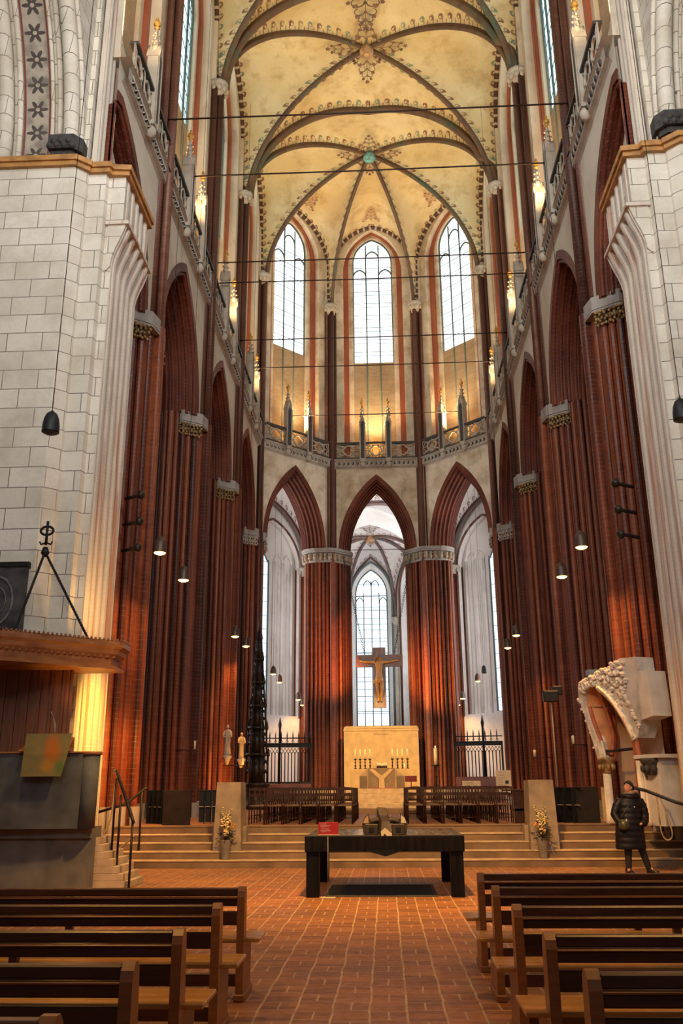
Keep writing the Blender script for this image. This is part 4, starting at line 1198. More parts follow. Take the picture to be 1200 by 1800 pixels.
for sx,x,lab,sd in ((-1,-3.5,'grey pot of tall cream flowers on the steps by the left stone block',3),(1,3.66,'grey pot of tall cream flowers on the steps by the right stone block',8)):
    rnd=random.Random(sd); t=thing('flower_vase',lab,'flowers',(x,21.27,.171))
    m=MB(); m.lathe([(.085,0),(.09,.01),(.125,.40),(.135,.42),(.12,.42),(.11,.38)],(0,0,0),16); m.build('pot',M['pot'],t)
    st=MB(); fl_=MB(); lf=MB(); ol=MB()
    tips=[(-.13,.0,1.12),(.10,.02,1.08),(-.05,-.05,.95),(.03,-.1,.75),(.0,.05,1.0)]
    for tx,ty,tz in tips:
        pts=[(tx*f*.9,ty*f,.36+(tz-.36)*f) for f in (0,.3,.6,1)]; st.tube(pts,.006,5)
        for q in range(11):
            f=.42+.58*q/10; s_=.032*(1.25-.75*(q/10)); a=rnd.uniform(0,6.28)
            c=(tx*f*.9+.03*math.cos(a),ty*f+.03*math.sin(a)-.02,.36+(tz-.36)*f)
            for w in range(3):
                b_=a+w*2.1; fl_.ball((c[0]+s_*.5*math.cos(b_),c[1]+s_*.5*math.sin(b_),c[2]),(s_*.7,s_*.7,s_*.5),6,4)
    for q in range(90):
        a=rnd.uniform(0,6.28); r_=rnd.uniform(.03,.20); z=rnd.uniform(.40,.58)+ (.2 if q%4==0 else 0); l=rnd.uniform(.07,.14)
        if q%4==0: r_*=.5
        c=Vector((r_*math.cos(a),r_*math.sin(a),z)); d=Vector((math.cos(a),math.sin(a),rnd.uniform(-.5,.6))).normalized(); s_=d.cross(Vector((0,0,1))).normalized()
        lf.add([c,c+d*l*.5+s_*l*.2,c+d*l,c+d*l*.5-s_*l*.2+Vector((0,0,.01))],[(0,1,2,3)])
    for q in range(7): 
        s_=rnd.uniform(.1,.22); ol.ball((sx*-1*s_*1.0 if q<5 else s_*.5,-.02,.72+rnd.uniform(-.05,.08)),(.022,.015,.02),6,4); 
    ol.tube([(0,0,.5),(-sx*.1,0,.66),(-sx*.23,-.02,.76)],.005,4)
    st.build('stems',M['leaf'],t); tag(fl_.build('blossoms',M['petal'],t),kind='stuff'); tag(lf.build('leaves',M['leaf'],t),kind='stuff'); ol.build('orange_sprig',M['petal2'],t)

# ------------------------------------------------------------------ chairs on the choir floor
ZF=.856
M['chair']=wood_mat('dark_chair_wood',(.022,.010,.007),(.045,.018,.010),.4,(4,4,4),.2); M['rush']=simple('woven_rush_seat',(.11,.06,.03),.7,0,.4,20)
def chair0():
    t=thing('wooden_chair','x','chair')
    w=.19
    for sx in (-1,1):
        m=MB(); m.tube([(sx*w,-.02,0),(sx*w,0,.42),(sx*(w-.005),-.035,.86)],.017,5); m.build('back_leg',M['chair'],t)
        m=MB(); m.tube([(sx*w,.38,0),(sx*w,.36,.43)],.017,5); m.build('front_leg',M['chair'],t)
    m=MB(); m.bbox(-w-.02,w+.02,-.01,.40,.42,.45,.006); m.build('seat',M['rush'],t)
    for k,(z,h,b) in enumerate(((.80,.07,.035),(.66,.06,.03))):
        m=MB(); y=-.03; n=10; vs=[]
        for q in range(n+1):
            x=-w+2*w*q/n; top=z+h*.6+b*math.sin(PI*q/n)**.7
            vs+=[(x,y-.008,z),(x,y+.008,z),(x,y+.008,top),(x,y-.008,top)]
        fs=[]
        for q in range(n):
            for j in range(4): fs.append((4*q+j,4*(q+1)+j,4*(q+1)+(j+1)%4,4*q+(j+1)%4))
        fs+=[(0,1,2,3),(4*n+3,4*n+2,4*n+1,4*n)]
        m.add(vs,fs); m.build('crest_rail' if k==0 else 'back_slat',M['chair'],t)
    m=MB(); m.tube([(-w,-.015,.54),(w,-.015,.54)],.010,4)
    for q in range(5): m.tube([(-.12+.06*q,-.015,.54),(-.12+.06*q,-.025,.67)],.007,4)
    m.build('back_spindles',M['chair'],t)
    m=MB(); m.tube([(-w,0,.14),(w,0,.14)],.010,4); m.tube([(-w,.37,.2),(w,.37,.2)],.010,4); m.tube([(-w,0,.2),(-w,.37,.2)],.010,4); m.tube([(w,0,.2),(w,.37,.2)],.010,4); m.build('stretchers',M['chair'],t)
    return t
c0=chair0(); csrc=tree(c0)
ordn=['front','second','third','fourth','fifth','sixth']; seatn=['aisle seat','second seat from the aisle','third seat from the aisle','fourth seat from the aisle','fifth seat from the aisle','outermost seat']
first=True
for sx,side in ((-1,'left'),(1,'right')):
    for r_ in range(6):
        for q in range(6):
            x=sx*(.88+q*.435)+.02; y=22.95+r_*.92; 
            lab='dark wooden chair %s of the choir aisle, %s row, %s'%(side,'nearest' if r_==0 else ordn[r_],seatn[q])
            rz=random.uniform(-.04,.04)
            if first: c0.location=(x,y,ZF); c0['label']=lab; c0['group']='wooden chairs left of the choir aisle'; first=False
            else: dup(c0,(x,y,ZF),rz,lab,'wooden chairs %s of the choir aisle'%side,csrc)

# ------------------------------------------------------------------ dark stalls
M['stall']=simple('black_lacquered_board',(.008,.009,.011),.5,0,.3,4,spec=.2)
M['stall2']=simple('dark_brown_board',(.018,.013,.010),.5,0,.3,4,spec=.2)
def stall(name,lab,x,y,rz,n,step=.2,h=.83):
    t=thing(name,lab,'stall',(x,y,ZF),rz)
    for k in range(n):
        m=MB(); m.bbox(k*step,k*step+.13,0,.03,.03,h,.006); m.build('back_panel',M['stall'],t)
        m=MB(); m.bbox(k*step+.13,k*step+.155,-.12,.2,0,h-.02,.004); m.build('divider',M['stall'],t)
    m=MB(); m.bbox(0,n*step,-.06,-.02,.40,.425,.004); m.build('book_ledge',M['pot'],t)
    m=MB(); m.bbox(0,n*step,-.02,.05,h-.03,h,.005); m.build('top_rail',M['stall'],t)
    return t
stall('choir_stall','row of black folded stalls left of the brown board at the left pier',-6.15,24.3,R(-38),5)
stall('choir_stall','row of black folded stalls between the brown board and the left stone block',-4.72,24.1,R(10),6,.17)
m=MB(); m.bbox(-.36,.36,0,.04,0,.83,.006); o=m.build('display_board',M['stall2']); o.location=(-5.05,22.95,ZF); o.rotation_euler=(0,0,R(-6)); tag(o,'plain dark brown board standing among the black stalls on the left','board')
stall('choir_stall','row of black folded stalls right of the right stone block',3.95,24.3,R(-62),6,.32)
m=MB(); m.bbox(-.28,.28,0,.04,0,.84,.006); o=m.build('display_board',M['stall2']); o.location=(5.05,22.75,ZF); o.rotation_euler=(0,0,R(4)); tag(o,'plain dark board standing on the platform edge left of the person','board')
m=MB(); m.bbox(-.14,.14,0,.03,0,.80,.004); o=m.build('pale_panel',simple('yellowed_pale_panel',(.48,.38,.2),.5,0,.3,2)); o.location=(5.55,22.8,ZF+.02); tag(o,'pale yellowish panel half hidden behind the person','panel')
t=thing('ledge_stand','dark wooden stand at the right end of the chairs','stand',(3.42,22.85,ZF))
m=MB(); m.bbox(-.12,.12,0,.12,0,.75,.006); m.build('post',M['chair'],t); m=MB(); m.bbox(-.35,.2,-.02,.3,.75,.79,.006); m.build('top',M['chair'],t); m=MB(); m.bbox(-.15,.25,0,.1,.28,.34,.004); m.build('shelf',M['chair'],t)

# ------------------------------------------------------------------ altar group
M['altar']=simple('honey_sandstone',(.50,.36,.18),.65,0,.14,2.5,.1); M['altar_d']=simple('brown_inlaid_stone',(.20,.135,.075),.6,0,.2,5)
zA=1.705
t=thing('altar_screen','broad honey-coloured stone screen wall behind the altar under the crucifix','screen wall',(0,46.6,zA))
m=MB(); m.bbox(-1.93,1.9,0,.3,0,3.05,.02); m.build('slab',M['altar'],t)
m=MB(); m.bbox(-1.95,1.92,-.06,.36,2.85,2.95,.02); m.bbox(-1.88,1.85,-.02,.32,2.95,3.1,.03); m.build('coping',M['altar'],t)
m=MB()
for q in range(9): m.box(-.38+q*.085,-.38+q*.085+.05,-.015,0,2.66,2.72)
m.build('carved_inscription',M['altar_d'],t)
t=thing('altar_table','stone altar block with a Y-shaped pale relief on its front','altar',(0,40.8,zA))
m=MB(); m.bbox(-1.38,1.55,.0,.9,0,.86,.015); m.build('block',M['altar'],t)
m=MB(); m.bbox(-.60,.58,-.3,1,.02,.88,.012); o=m.build('mensa',M['altar_d'],t)
m=MB()
m.add([(-.13,-.325,.03),(.13,-.325,.03),(.11,-.325,.42),(.50,-.325,.80),(.38,-.325,.86),(.0,-.325,.56),(-.40,-.325,.86),(-.52,-.325,.80),(-.11,-.325,.42)],[(0,1,2,3,4,5,6,7,8)])
m.add([(-.13,-.30,.03),(.13,-.30,.03),(.11,-.30,.42),(.50,-.30,.80),(.38,-.30,.86),(.0,-.30,.56),(-.40,-.30,.86),(-.52,-.30,.80),(-.11,-.30,.42),(-.13,-.325,.03),(.13,-.325,.03),(.11,-.325,.42),(.50,-.325,.80),(.38,-.325,.86),(.0,-.325,.56),(-.40,-.325,.86),(-.52,-.325,.80),(-.11,-.325,.42)],[(q,(q+1)%9,9+(q+1)%9,9+q) for q in range(9)])
m.build('forked_relief',M['altar'],t)
for x0,x1 in ((-.98,-.66),(.66,1.02)):
    m=MB(); m.box(x0,x1,-.012,.01,.02,.55); m.build('side_recess',M['altar_d'],t)
m=MB(); m.bbox(-.62,.62,-.34,1.02,0,.04,.01); m.build('red_edge',M['brick_jamb'],t)
M['candle']=glow('wax_candle_lit',(1,.80,.42),1.1) if False else simple('ivory_wax',(.85,.72,.45),.5,0,.08); M['flame']=glow('candle_flame',(1,.7,.25),8)
cs=thing('altar_candlestick','x','candlestick'); 
m=MB(); m.lathe([(.085,0),(.075,.02),(.03,.04),(.022,.1),(.045,.12),(.045,.15),(.02,.17),(.02,.25),(.05,.28),(.02,.30),(.02,.37),(.075,.42),(.075,.435)],(0,0,0),12); m.build('stem',M['iron'],cs)
m=MB(); m.lathe([(.038,.43),(.036,.85),(.012,.86)],(0,0,0),12); m.build('candle',M['candle'],cs)
css=tree(cs); xs=[-1.17,-.95,-.73,-.51,.49,.72,.94,1.17]
o_=['outermost','second','third','innermost','innermost','second','third','outermost']
for k,x in enumerate(xs):
    lab='altar candlestick with an ivory candle, %s on the %s side of the altar'%(o_[k],'left' if k<4 else 'right')
    if k==0: cs.location=(x,41.1,zA+.861); cs['label']=lab; cs['group']='altar candlesticks'
    else: dup(cs,(x,41.1,zA+.861),0,lab,'altar candlesticks',css)
t=thing('open_book','open book on a small dark rest in the middle of the altar','book',(.02,40.95,zA+.88))
m=MB(); m.bbox(-.24,.24,-.1,.15,0,.10,.01); m.build('rest',M['chair'],t)
m=MB(); 
for s_ in (-1,1): m.grid([[(s_*a,-.14,.11+.05*math.sin(a*9)),(s_*a,.12,.20+.05*math.sin(a*9))] for a in (0,.05,.1,.16,.22)],False)
m.build('pages',simple('book_paper',(.75,.66,.48),.7,0,.05),t)
t=thing('votive_candle','short candle in front of the right altar candlesticks','candle',(1.02,40.85,zA+.861)); m=MB(); m.lathe([(.04,0),(.04,.13),(.01,.14)],(0,0,0),10); m.build('wax',M['candle'],t); m=MB(); m.ball((0,0,.17),(.012,.012,.03),6,5); m.build('flame',M['flame'],t)
t=thing('reading_desk','dark red draped desk on the dais right of the altar','desk',(1.25,39.2,zA))
m=MB(); m.tube([(0,0,0),(0,0,.3)],.02,6); m.build('post',M['iron'],t); m=MB(); m.bbox(-.25,.25,-.05,.05,.28,.52,.01); m.build('drape',simple('oxblood_cloth',(.12,.012,.015),.8),t)
t=thing('paschal_candle','tall thick lit candle on a dark stand in front of the right brick column','candle stand',(2.6,44.2,zA))
m=MB(); m.lathe([(.3,0),(.28,.04),(.04,.08),(.03,.5),(.08,.55),(.03,.6),(.03,1.02),(.26,1.06),(.26,1.08),(.05,1.1)],(0,0,0),14); m.build('stand',M['iron'],t)
m=MB(); m.lathe([(.085,1.08),(.085,1.86),(.02,1.88)],(0,0,0),14); m.build('candle',M['candle'],t); m=MB(); m.ball((0,0,1.93),(.02,.02,.05),8,6); m.build('flame',M['flame'],t)
# crucifix
M['cross']=wood_mat('dark_cross_wood',(.10,.035,.02),(.18,.07,.035),.4,(3,3,1)); M['corpus']=simple('carved_limewood_figure',(.50,.27,.09),.45,0,.2,5)
t=thing('hanging_crucifix','large dark wooden crucifix hanging on chains above the altar','crucifix',(-.03,46.4,5.7))
m=MB(); m.bbox(-.33,.33,0,.13,0,3.12,.01); m.build('upright',M['cross'],t)
m=MB(); m.bbox(-1.23,1.23,-.01,.12,2.12,2.74,.01); m.build('crossbeam',M['cross'],t)
def skin_fig(name,verts,edges,radii,mat,par,sub=2,root=0):
    me=bpy.data.meshes.new(name); me.from_pydata(verts,edges,[]); o=bpy.data.objects.new(name,me); COL.objects.link(o); o.parent=par
    md=o.modifiers.new('skin','SKIN'); md.use_smooth_shade=True; me.skin_vertices if False else None
    if not me.skin_vertices: me.attributes.new('sk','FLOAT','POINT') if False else None
    for i,r_ in enumerate(radii):
        sv=me.skin_vertices[0].data[i]; sv.radius=(r_,r_) if not isinstance(r_,tuple) else r_
    me.skin_vertices[0].data[root].use_root=True
    sb=o.modifiers.new('sub','SUBSURF'); sb.levels=sub; sb.render_levels=sub
    me.materials.append(mat); return o
cv=[(-.02,-.14,1.50),(-.02,-.16,1.78),(-.02,-.17,2.10),(-.03,-.18,2.32),(-.04,-.2,2.42),(-.05,-.22,2.56),
    (-.20,-.15,2.33),(-.58,-.10,2.35),(-.94,-.09,2.40),(-1.04,-.09,2.42),(.16,-.15,2.33),(.54,-.10,2.35),(.90,-.09,2.42),(1.0,-.09,2.44),
    (-.12,-.15,1.38),(-.12,-.26,.90),(-.05,-.14,.46),(-.09,-.21,.30),(.09,-.15,1.38),(.12,-.26,.90),(.07,-.14,.46),(.11,-.21,.30)]
ce_=[(0,1),(1,2),(2,3),(3,4),(4,5),(3,6),(6,7),(7,8),(8,9),(3,10),(10,11),(11,12),(12,13),(0,14),(14,15),(15,16),(16,17),(0,18),(18,19),(19,20),(20,21)]
cr=[(.20,.13),(.15,.11),(.21,.14),(.15,.11),.08,.14,.095,.07,.05,.05,.095,.07,.05,.05,.13,.095,.065,.06,.13,.095,.065,.06]
try: skin_fig('carved_figure',cv,ce_,cr,M['corpus'],t)
except Exception as ex:
    print('skin fallback',ex)
m=MB(); m.lathe([(.21,1.26),(.23,1.36),(.22,1.48),(.17,1.52)],(-.02,-.14,0),12); m.ball((-.26,-.16,1.34),(.10,.06,.13),8,5); m.build('loincloth',M['corpus'],t)
def chain(lab,A,Bq,n,par=None):
    A,Bq=Vector(A),Vector(Bq); m=MB(); d=(Bq-A)/n; 
    for k in range(n):
        c=A+d*(k+.5); u=d.normalized(); s_=u.cross(Vector((0,1,0))).normalized() if k%2 else Vector((0,1,0))
        L_=d.length*.62; w=.05
        m.tube([c+u*L_*math.cos(a)+s_*w*math.sin(a) for a in [2*PI*q/8 for q in range(8)]],.016,4,closed=True)
    return tag(m.build('hanging_chain',M['iron']),lab,'chain')
chain('iron chain holding the left arm of the crucifix',(-.78,46.45,8.45),(-1.95,47.9,14.2),52)
chain('iron chain holding the right arm of the crucifix',(.76,46.45,8.45),(1.85,47.9,14.2),52)

# ------------------------------------------------------------------ grilles
def grille(lab,A,Bq,gate,hb=1.15):
    A,Bq=Vector((*A,ZF)),Vector((*Bq,ZF)); L_=(Bq-A).length; rz=math.atan2(Bq.y-A.y,Bq.x-A.x)
    t=thing('iron_grille',lab,'grille',tuple(A),rz)
    m=MB(); m.bbox(0,L_,-.06,.06,.0,hb,.02); m.build('wooden_base',wood_mat('red_stained_base',(.16,.035,.014),(.24,.06,.022)),t)
    m=MB(); m.bbox(0,L_,-.05,.05,2.95,3.12,.01); m.bbox(0,L_,-.07,.07,3.12,3.17,.01); m.bbox(0,L_,-.04,.04,1.15,1.25,.01)
    m.tube([(0,0,3.42),(L_,0,3.42)],.03,5)
    for x in (0.04,L_-.04): m.bbox(x-.05,x+.05,-.05,.05,0,3.15,.01)
    m.build('frame',M['iron'],t)
    n=int(L_/.17)
    for k in range(1,n):
        x=L_*k/n; m=MB(); m.tube([(x,0,1.2),(x,0,2.7)],.028,5); m.ball((x,0,1.35),(.035,.035,.05),6,4)
        m.tube([(x,0,2.62),(x-.08,0,2.76),(x,0,2.92)],.02,4); m.tube([(x,0,2.62),(x+.08,0,2.76),(x,0,2.92)],.02,4)
        m.build('baluster',M['iron'],t)
    for k in range(int(L_/.30)+1):
        x=.1+k*.3
        if x<L_: 
            m=MB(); m.tube([(x,0,3.15),(x,0,3.55),(x,0,3.78)],[.02,.035,.004],5); m.tube([(x-.08,0,3.22),(x,0,3.33),(x+.08,0,3.22)],.02,4); m.build('spike',M['iron'],t)
    m=MB(); m.tube([(gate,0,0),(gate,0,3.9),(gate,0,4.1),(gate,0,4.5)],[.06,.06,.09,.01],6); m.build('gate_post',M['iron'],t)
grille('black iron grille with spikes left of the left brick column',(-6.2,47.0),(-3.65,47.3),.92)
grille('black iron grille with spikes right of the right brick column',(3.75,47.3),(6.2,47.0),1.5,1.42)
# information boards
for x,y,w,z0,h,lab,tilt in ((3.87,40,.78,ZF+.7,.45,'low cream information board behind the right chairs',0),(5.0,38,.62,ZF+.62,.92,'tall cream information board behind the right chairs',0)):
    t=thing('information_board',lab,'board',(x,y,0))
    m=MB(); m.bbox(-w/2,w/2,0,.04,z0,z0+h,.006); m.build('panel',simple('cream_board_paper',(.72,.60,.38),.6,0,.06),t)
    m=MB(); m.tube([(-w/3,.03,ZF),(-w/3,.03,z0)],.02,5); m.tube([(w/3,.03,ZF),(w/3,.03,z0)],.02,5); m.build('legs',M['iron'],t)
    for k in range(6): textline(t,-w*.38,-.002,z0+h*.88-k*h*.10,w*(.5 if k<3 else .35),.018,k+10,M['carv'])
    m=MB(); m.box(w*.1,w*.32,-.004,0,z0+h*.42,z0+h*.56); m.box(-w*.3,-w*.12,-.004,0,z0+h*.18,z0+h*.34); m.build('picture',M['carv'],t)

# ------------------------------------------------------------------ sacrament tower
t=thing('sacrament_tower','slender dark bronze openwork tower beside the left pier near the apse','tower',(-5.75,42.0,ZF))
M['bronze']=simple('dark_bronze_tracery',(.030,.022,.016),.45,.5,.5,6,.4)
def stage(z0,z1,r0,r1,n=6):
    m=MB()
    for q in range(n):
        a=2*PI*q/n; b_=2*PI*(q+1)/n
        m.tube([(r0*math.cos(a),r0*math.sin(a),z0),(r1*math.cos(a),r1*math.sin(a),z1)],.05,5)
        m.lathe([(.045,z1-.1),(.07,z1),(.01,z1+.35)],(r1*1.08*math.cos(a),r1*1.08*math.sin(a),0),5)
        for k in range(1,3):
            f=k/3; r=(r0+(r1-r0)*f)*.98
            m.tube([(r*math.cos(a),r*math.sin(a),z0+(z1-z0)*f),(r*.92*math.cos((a+b_)/2),r*.92*math.sin((a+b_)/2),z0+(z1-z0)*(f+.15)),(r*math.cos(b_),r*math.sin(b_),z0+(z1-z0)*f)],.035,4)
    m.lathe([(r1*1.1,z1-.05),(r1*1.18,z1),(r1*1.1,z1+.07)],(0,0,0),n); m.lathe([(r0*.62,z0),(r1*.62,z1)],(0,0,0),n)
    m.build('openwork_stage',M['bronze'],t)
m=MB(); m.lathe([(.62,0),(.60,.15),(.52,.25),(.50,.9),(.62,1.05),(.62,1.15)],(0,0,0),6); m.build('base',M['bronze'],t)
for z0,z1,r0,r1 in ((1.1,2.4,.50,.50),(2.4,3.6,.46,.42),(3.6,4.6,.40,.34),(4.6,5.7,.32,.25),(5.7,6.8,.24,.18),(6.8,7.8,.16,.10)): stage(z0,z1,r0,r1)
m=MB(); m.lathe([(.09,7.8),(.06,8.4),(.02,9.1),(.06,9.15),(.005,9.4)],(0,0,0),6); m.build('spire',M['bronze'],t)

# ------------------------------------------------------------------ statues and candle brackets on the piers
def statue(lab,x,y,z,h,mat,rz=0):
    t=thing('saint_statue',lab,'statue',(x,y,z),rz); m=MB()
    prof=[(.17,0),(.18,.1),(.15,.35),(.16,.55),(.19,.75),(.17,.82),(.07,.85),(.06,.87)]
    rows=[]
    for r_,f in prof: rows.append([(r_*h*.62*math.cos(a)*(1+.08*math.sin(5*a+f*9)),r_*h*.45*math.sin(a)*(1+.08*math.sin(5*a+f*9)),f*h) for a in [2*PI*q/14 for q in range(14)]])
    m.grid(rows,True,close=True); m.ball((0,-.01,h*.93),(.065*h*.8,.07*h*.8,.075*h),10,7)
    m.tube([(.10*h,0,.78*h),(.14*h,-.06*h,.62*h),(.03*h,-.10*h,.58*h)],[.04*h,.035*h,.025*h],6); m.tube([(-.10*h,0,.78*h),(-.14*h,-.06*h,.62*h),(-.03*h,-.10*h,.60*h)],[.04*h,.035*h,.025*h],6)
    m.build('robed_figure',mat,t)
    m=MB(); m.lathe([(.05,-.35),(.13,-.12),(.19,-.06),(.19,0)],(0,0,0),8); m.build('console',M['stone'],t)
statue('small dark grey stone saint on a console on the left pier',-6.12,36.15,3.0,1.2,M['stone'])
statue('small pale gilded saint lit warm at the edge of the left pier',-5.68,36.95,2.9,1.05,M['altar'],.4)
def sconce(lab,x,y,z,n,sx):
    t=thing('candle_bracket',lab,'candle bracket',(x,y,z)); m=MB()
    m.tube([(sx*.85,.25,0),(0,0,-.02)],.015,5); m.tube([(0,-.16,0),(0,.16,0)],.012,5); m.build('arm',M['iron'],t)
    for k in range(n):
        yy=(-.14+.28*k/max(1,n-1)); c=MB(); c.lathe([(.03,0),(.03,.26),(.008,.27)],(k*.03*sx,yy,0),8); c.build('candle',M['candle'],t)
sconce('iron bracket with three candles on the left pier above the black stalls',-5.95,29.25,2.95,3,-1)
sconce('iron bracket with two candles beside the gilded saint',-5.5,36.4,2.65,2,-1)
sconce('iron bracket with four candles low on the right pier',6.02,36.3,2.85,4,1)
sconce('iron bracket with two candles on the right pier near the stone arch',6.15,29.3,3.0,2,1)
# floodlight on a tall stand
t=thing('floodlight_stand','black floodlight head on a tall thin stand against the right pier','floodlight',(4.85,25.4,ZF))
m=MB(); m.tube([(0,0,0),(0,0,3.15)],.022,6); 
for a in (0,2.1,4.2): m.tube([(0,0,.4),(.35*math.cos(a),.35*math.sin(a),0.01)],.014,5)
m.build('pole',M['pot'],t); m=MB(); m.bbox(-.22,.2,-.12,.12,3.12,3.42,.02); m.bbox(.05,.32,-.1,.1,3.3,3.55,.02); m.build('lamp_head',M['iron'],t)
# ------------------------------------------------------------------ pulpit
M['pulpit']=simple('blue_grey_pulpit_concrete',(.065,.072,.078),.8,0,.35,2.5,.2); M['pulpit2']=simple('grey_concrete_base',(.135,.122,.108),.85,0,.25,3,.2)
M['pstep']=simple('pale_pulpit_step',(.40,.31,.23),.8,0,.2,4)
M['cwood']=wood_mat('brown_canopy_wood',(.20,.072,.022),(.33,.135,.045),.45,(2,2,9)); M['plank']=wood_mat('red_brown_planks',(.12,.038,.014),(.21,.07,.026),.5,(8,8,.6))
t=thing('pulpit','grey blue stone pulpit with a rounded corner post beside the left white pier','pulpit',(-6.4,16.3,0))
ox,oy=-6.4,16.3
def Lp(pts): return [(a-ox,b-oy) for a,b in pts]
m=MB(); m.prism(Lp([(-9.2,16.72),(-5.12,16.72),(-5.12,17.25),(-9.2,17.25)]),0,.86); m.build('base',M['pulpit2'],t)
m=MB(); m.prism(Lp([(-9.2,16.62),(-5.22,16.62),(-5.15,16.7),(-5.15,17.25),(-9.2,17.25)]),.86,1.05); m.build('plinth',M['pulpit2'],t)
m=MB(); 
pts=[(-9.2,16.28),(-7.0,16.28),(-6.78,16.22),(-5.36,16.30),(-5.30,16.45),(-5.30,17.2),(-9.2,17.2)]
lo=Lp([(a*.985-.09,b+.12) for a,b in pts]); hi=Lp(pts); n=len(pts)
m.add([(a,b,1.03) for a,b in lo]+[(a,b,2.33) for a,b in hi],[tuple(range(n-1,-1,-1)),tuple(range(n,2*n))]+[(q,(q+1)%n,n+(q+1)%n,n+q) for q in range(n)]); m.build('parapet',M['pulpit'],t)
m=MB(); c=Lp([(-5.22,16.55)])[0]; m.lathe([(.15,1.03),(.165,2.30)],(c[0],c[1],0),18); m.build('corner_post',M['pulpit'],t)
m=MB(); m.lathe([(.19,2.30),(.20,2.33),(.19,2.36)],(c[0],c[1],0),18); m.prism(Lp([(-9.2,16.24),(-7.0,16.24),(-6.78,16.18),(-5.34,16.26),(-5.3,16.5),(-9.2,16.5)]),2.33,2.355); m.build('handrail_cap',M['cwood'],t)
for k in range(7):
    m=MB(); z=.86-.123*k-.0; x1=-5.10+.105*k; m.bbox(-5.4-ox,x1-ox,16.85-oy,17.9-oy+.0,max(0,z-.123-.0),z,.006); m.build('stair_tread',M['pstep'],t)
m=MB()
m.prism(Lp([(-6.25,16.12),(-5.52,16.16),(-5.56,16.55),(-6.28,16.5)]),2.36,2.42); m.add([(-6.30-ox,16.5-oy,2.62),(-5.56-ox,16.55-oy,2.62),(-5.50-ox,16.12-oy,2.42),(-6.42-ox,16.08-oy,2.36),(-6.30-ox,16.5-oy,2.40),(-5.56-ox,16.55-oy,2.40)],[(0,1,2,3),(0,4,5,1),(0,3,4)])
m.build('book_rest',M['cwood'],t)
def cloth_mat():
    tt=NT('painted_antependium'); p=tt.obj(); x,y,z=tt.sep(p); nz=tt.noise(p,3.2,4,.7)
    def blob(cx,cz,rx,rz):
        a=tt.math('DIVIDE',tt.math('SUBTRACT',x,cx),rx); b=tt.math('DIVIDE',tt.math('SUBTRACT',z,cz),rz)
        d=tt.math('SQRT',tt.math('ADD',tt.math('MULTIPLY',a,a),tt.math('MULTIPLY',b,b)))
        return tt.mr(tt.math('ADD',d,tt.math('MULTIPLY',tt.math('SUBTRACT',nz,.5),1.6)),.4,1.1,1,0)
    c=tt.mix(tt.mr(nz,.3,.7),(.13,.115,.045),(.19,.16,.06))
    c=tt.mix(blob(.62,2.35,.16,.3),c,(.32,.10,.012)); c=tt.mix(blob(.78,2.08,.12,.16),c,(.09,.14,.03)); c=tt.mix(blob(.55,2.1,.14,.14),c,(.30,.16,.02))
    return tt.bsdf(c,.9)
m=MB(); m.grid([[( -6.27-ox,16.06-oy,2.66),(-5.46-ox,16.10-oy,2.66)],[(-6.29-ox,16.04-oy,2.3),(-5.50-ox,16.08-oy,2.3)],[(-6.31-ox,16.05-oy,1.92),(-5.60-ox,16.10-oy,1.92)]],False)
m.grid([[( -6.27-ox,16.075-oy,2.66),(-5.46-ox,16.115-oy,2.66)],[(-6.31-ox,16.065-oy,1.92),(-5.60-ox,16.115-oy,1.92)]],False)
tag(m.build('painted_cloth',cloth_mat(),t),'hanging painted cloth')
m=MB(); m.tube([(-5.86-ox,16.3-oy,2.6),(-5.86-ox,16.3-oy,2.82),(-5.89-ox,16.25-oy,2.98),(-5.92-ox,16.2-oy,3.06)],[.03,.022,.008,.008],6); m.build('microphone',M['pot'],t)
# rear planks
t=thing('pulpit_back_wall','red-brown vertical board wall behind the pulpit under the wooden canopy','board wall',(-7.5,17.12,0))
m=MB(); x=-9.3
while x<-5.86:
    x1=min(x+.235,-5.86); m.bbox(x+7.5,x1+7.5-.012,-.05,.0,.9,4.0,.006); x=x1
    m.box(x+7.5-.012-.03,x+7.5+.0,-.075,-.05,.9,4.0)
m.build('boards',M['plank'],t)
# canopy
t=thing('pulpit_canopy','dark wooden sounding board with a toothed cornice hanging over the pulpit','canopy',(-6.9,16.9,0)); ox,oy=-6.9,16.9
base=[(-9.4,16.1),(-8.6,15.55),(-6.72,15.55),(-5.02,17.0),(-4.93,17.12),(-4.95,17.7),(-9.4,17.75)]
cc=(-7.2,16.8)
def ringc(k,z): return [(cc[0]+(a-cc[0])*k-ox,cc[1]+(b-cc[1])*k-oy,z) for a,b in base]
m=MB(); prof=[(.84,3.93),(.955,3.93),(.955,3.98),(.90,4.02),(.91,4.13),(.96,4.22),(.97,4.30),(1.0,4.36),(1.0,4.46),(.985,4.48)]
rows=[ringc(k,z) for k,z in prof]; m.grid(rows,False,close=True); m.add(ringc(.985,4.48),[tuple(range(7))])
m.build('cornice',M['cwood'],t)
m=MB(); m.add(ringc(.84,3.93),[tuple(range(6,-1,-1))]); r1=ringc(.80,4.06); m.grid([ringc(.84,3.93),ringc(.62,3.99)],False,close=True)
m.add(ringc(.62,3.99),[tuple(range(6,-1,-1))]); m.build('soffit',M['cwood'],t)
m=MB(); 
for (a,b_) in ((1,2),(2,3),(3,4),(4,5)):
    for kk,zz,sz,stp in ((1.0,4.48,.035,.085),(.925,4.16,.045,.12)):
        A=Vector(ringc(kk,zz)[a]); Bq=Vector(ringc(kk,zz)[b_]); L_=(Bq-A).length; q=0
        while q<L_:
            c=A.lerp(Bq,q/L_); m.cbox((c.x,c.y,c.z+.01),(sz,sz,sz*1.1)); q+=stp
m.build('toothed_edge',M['cwood'],t)
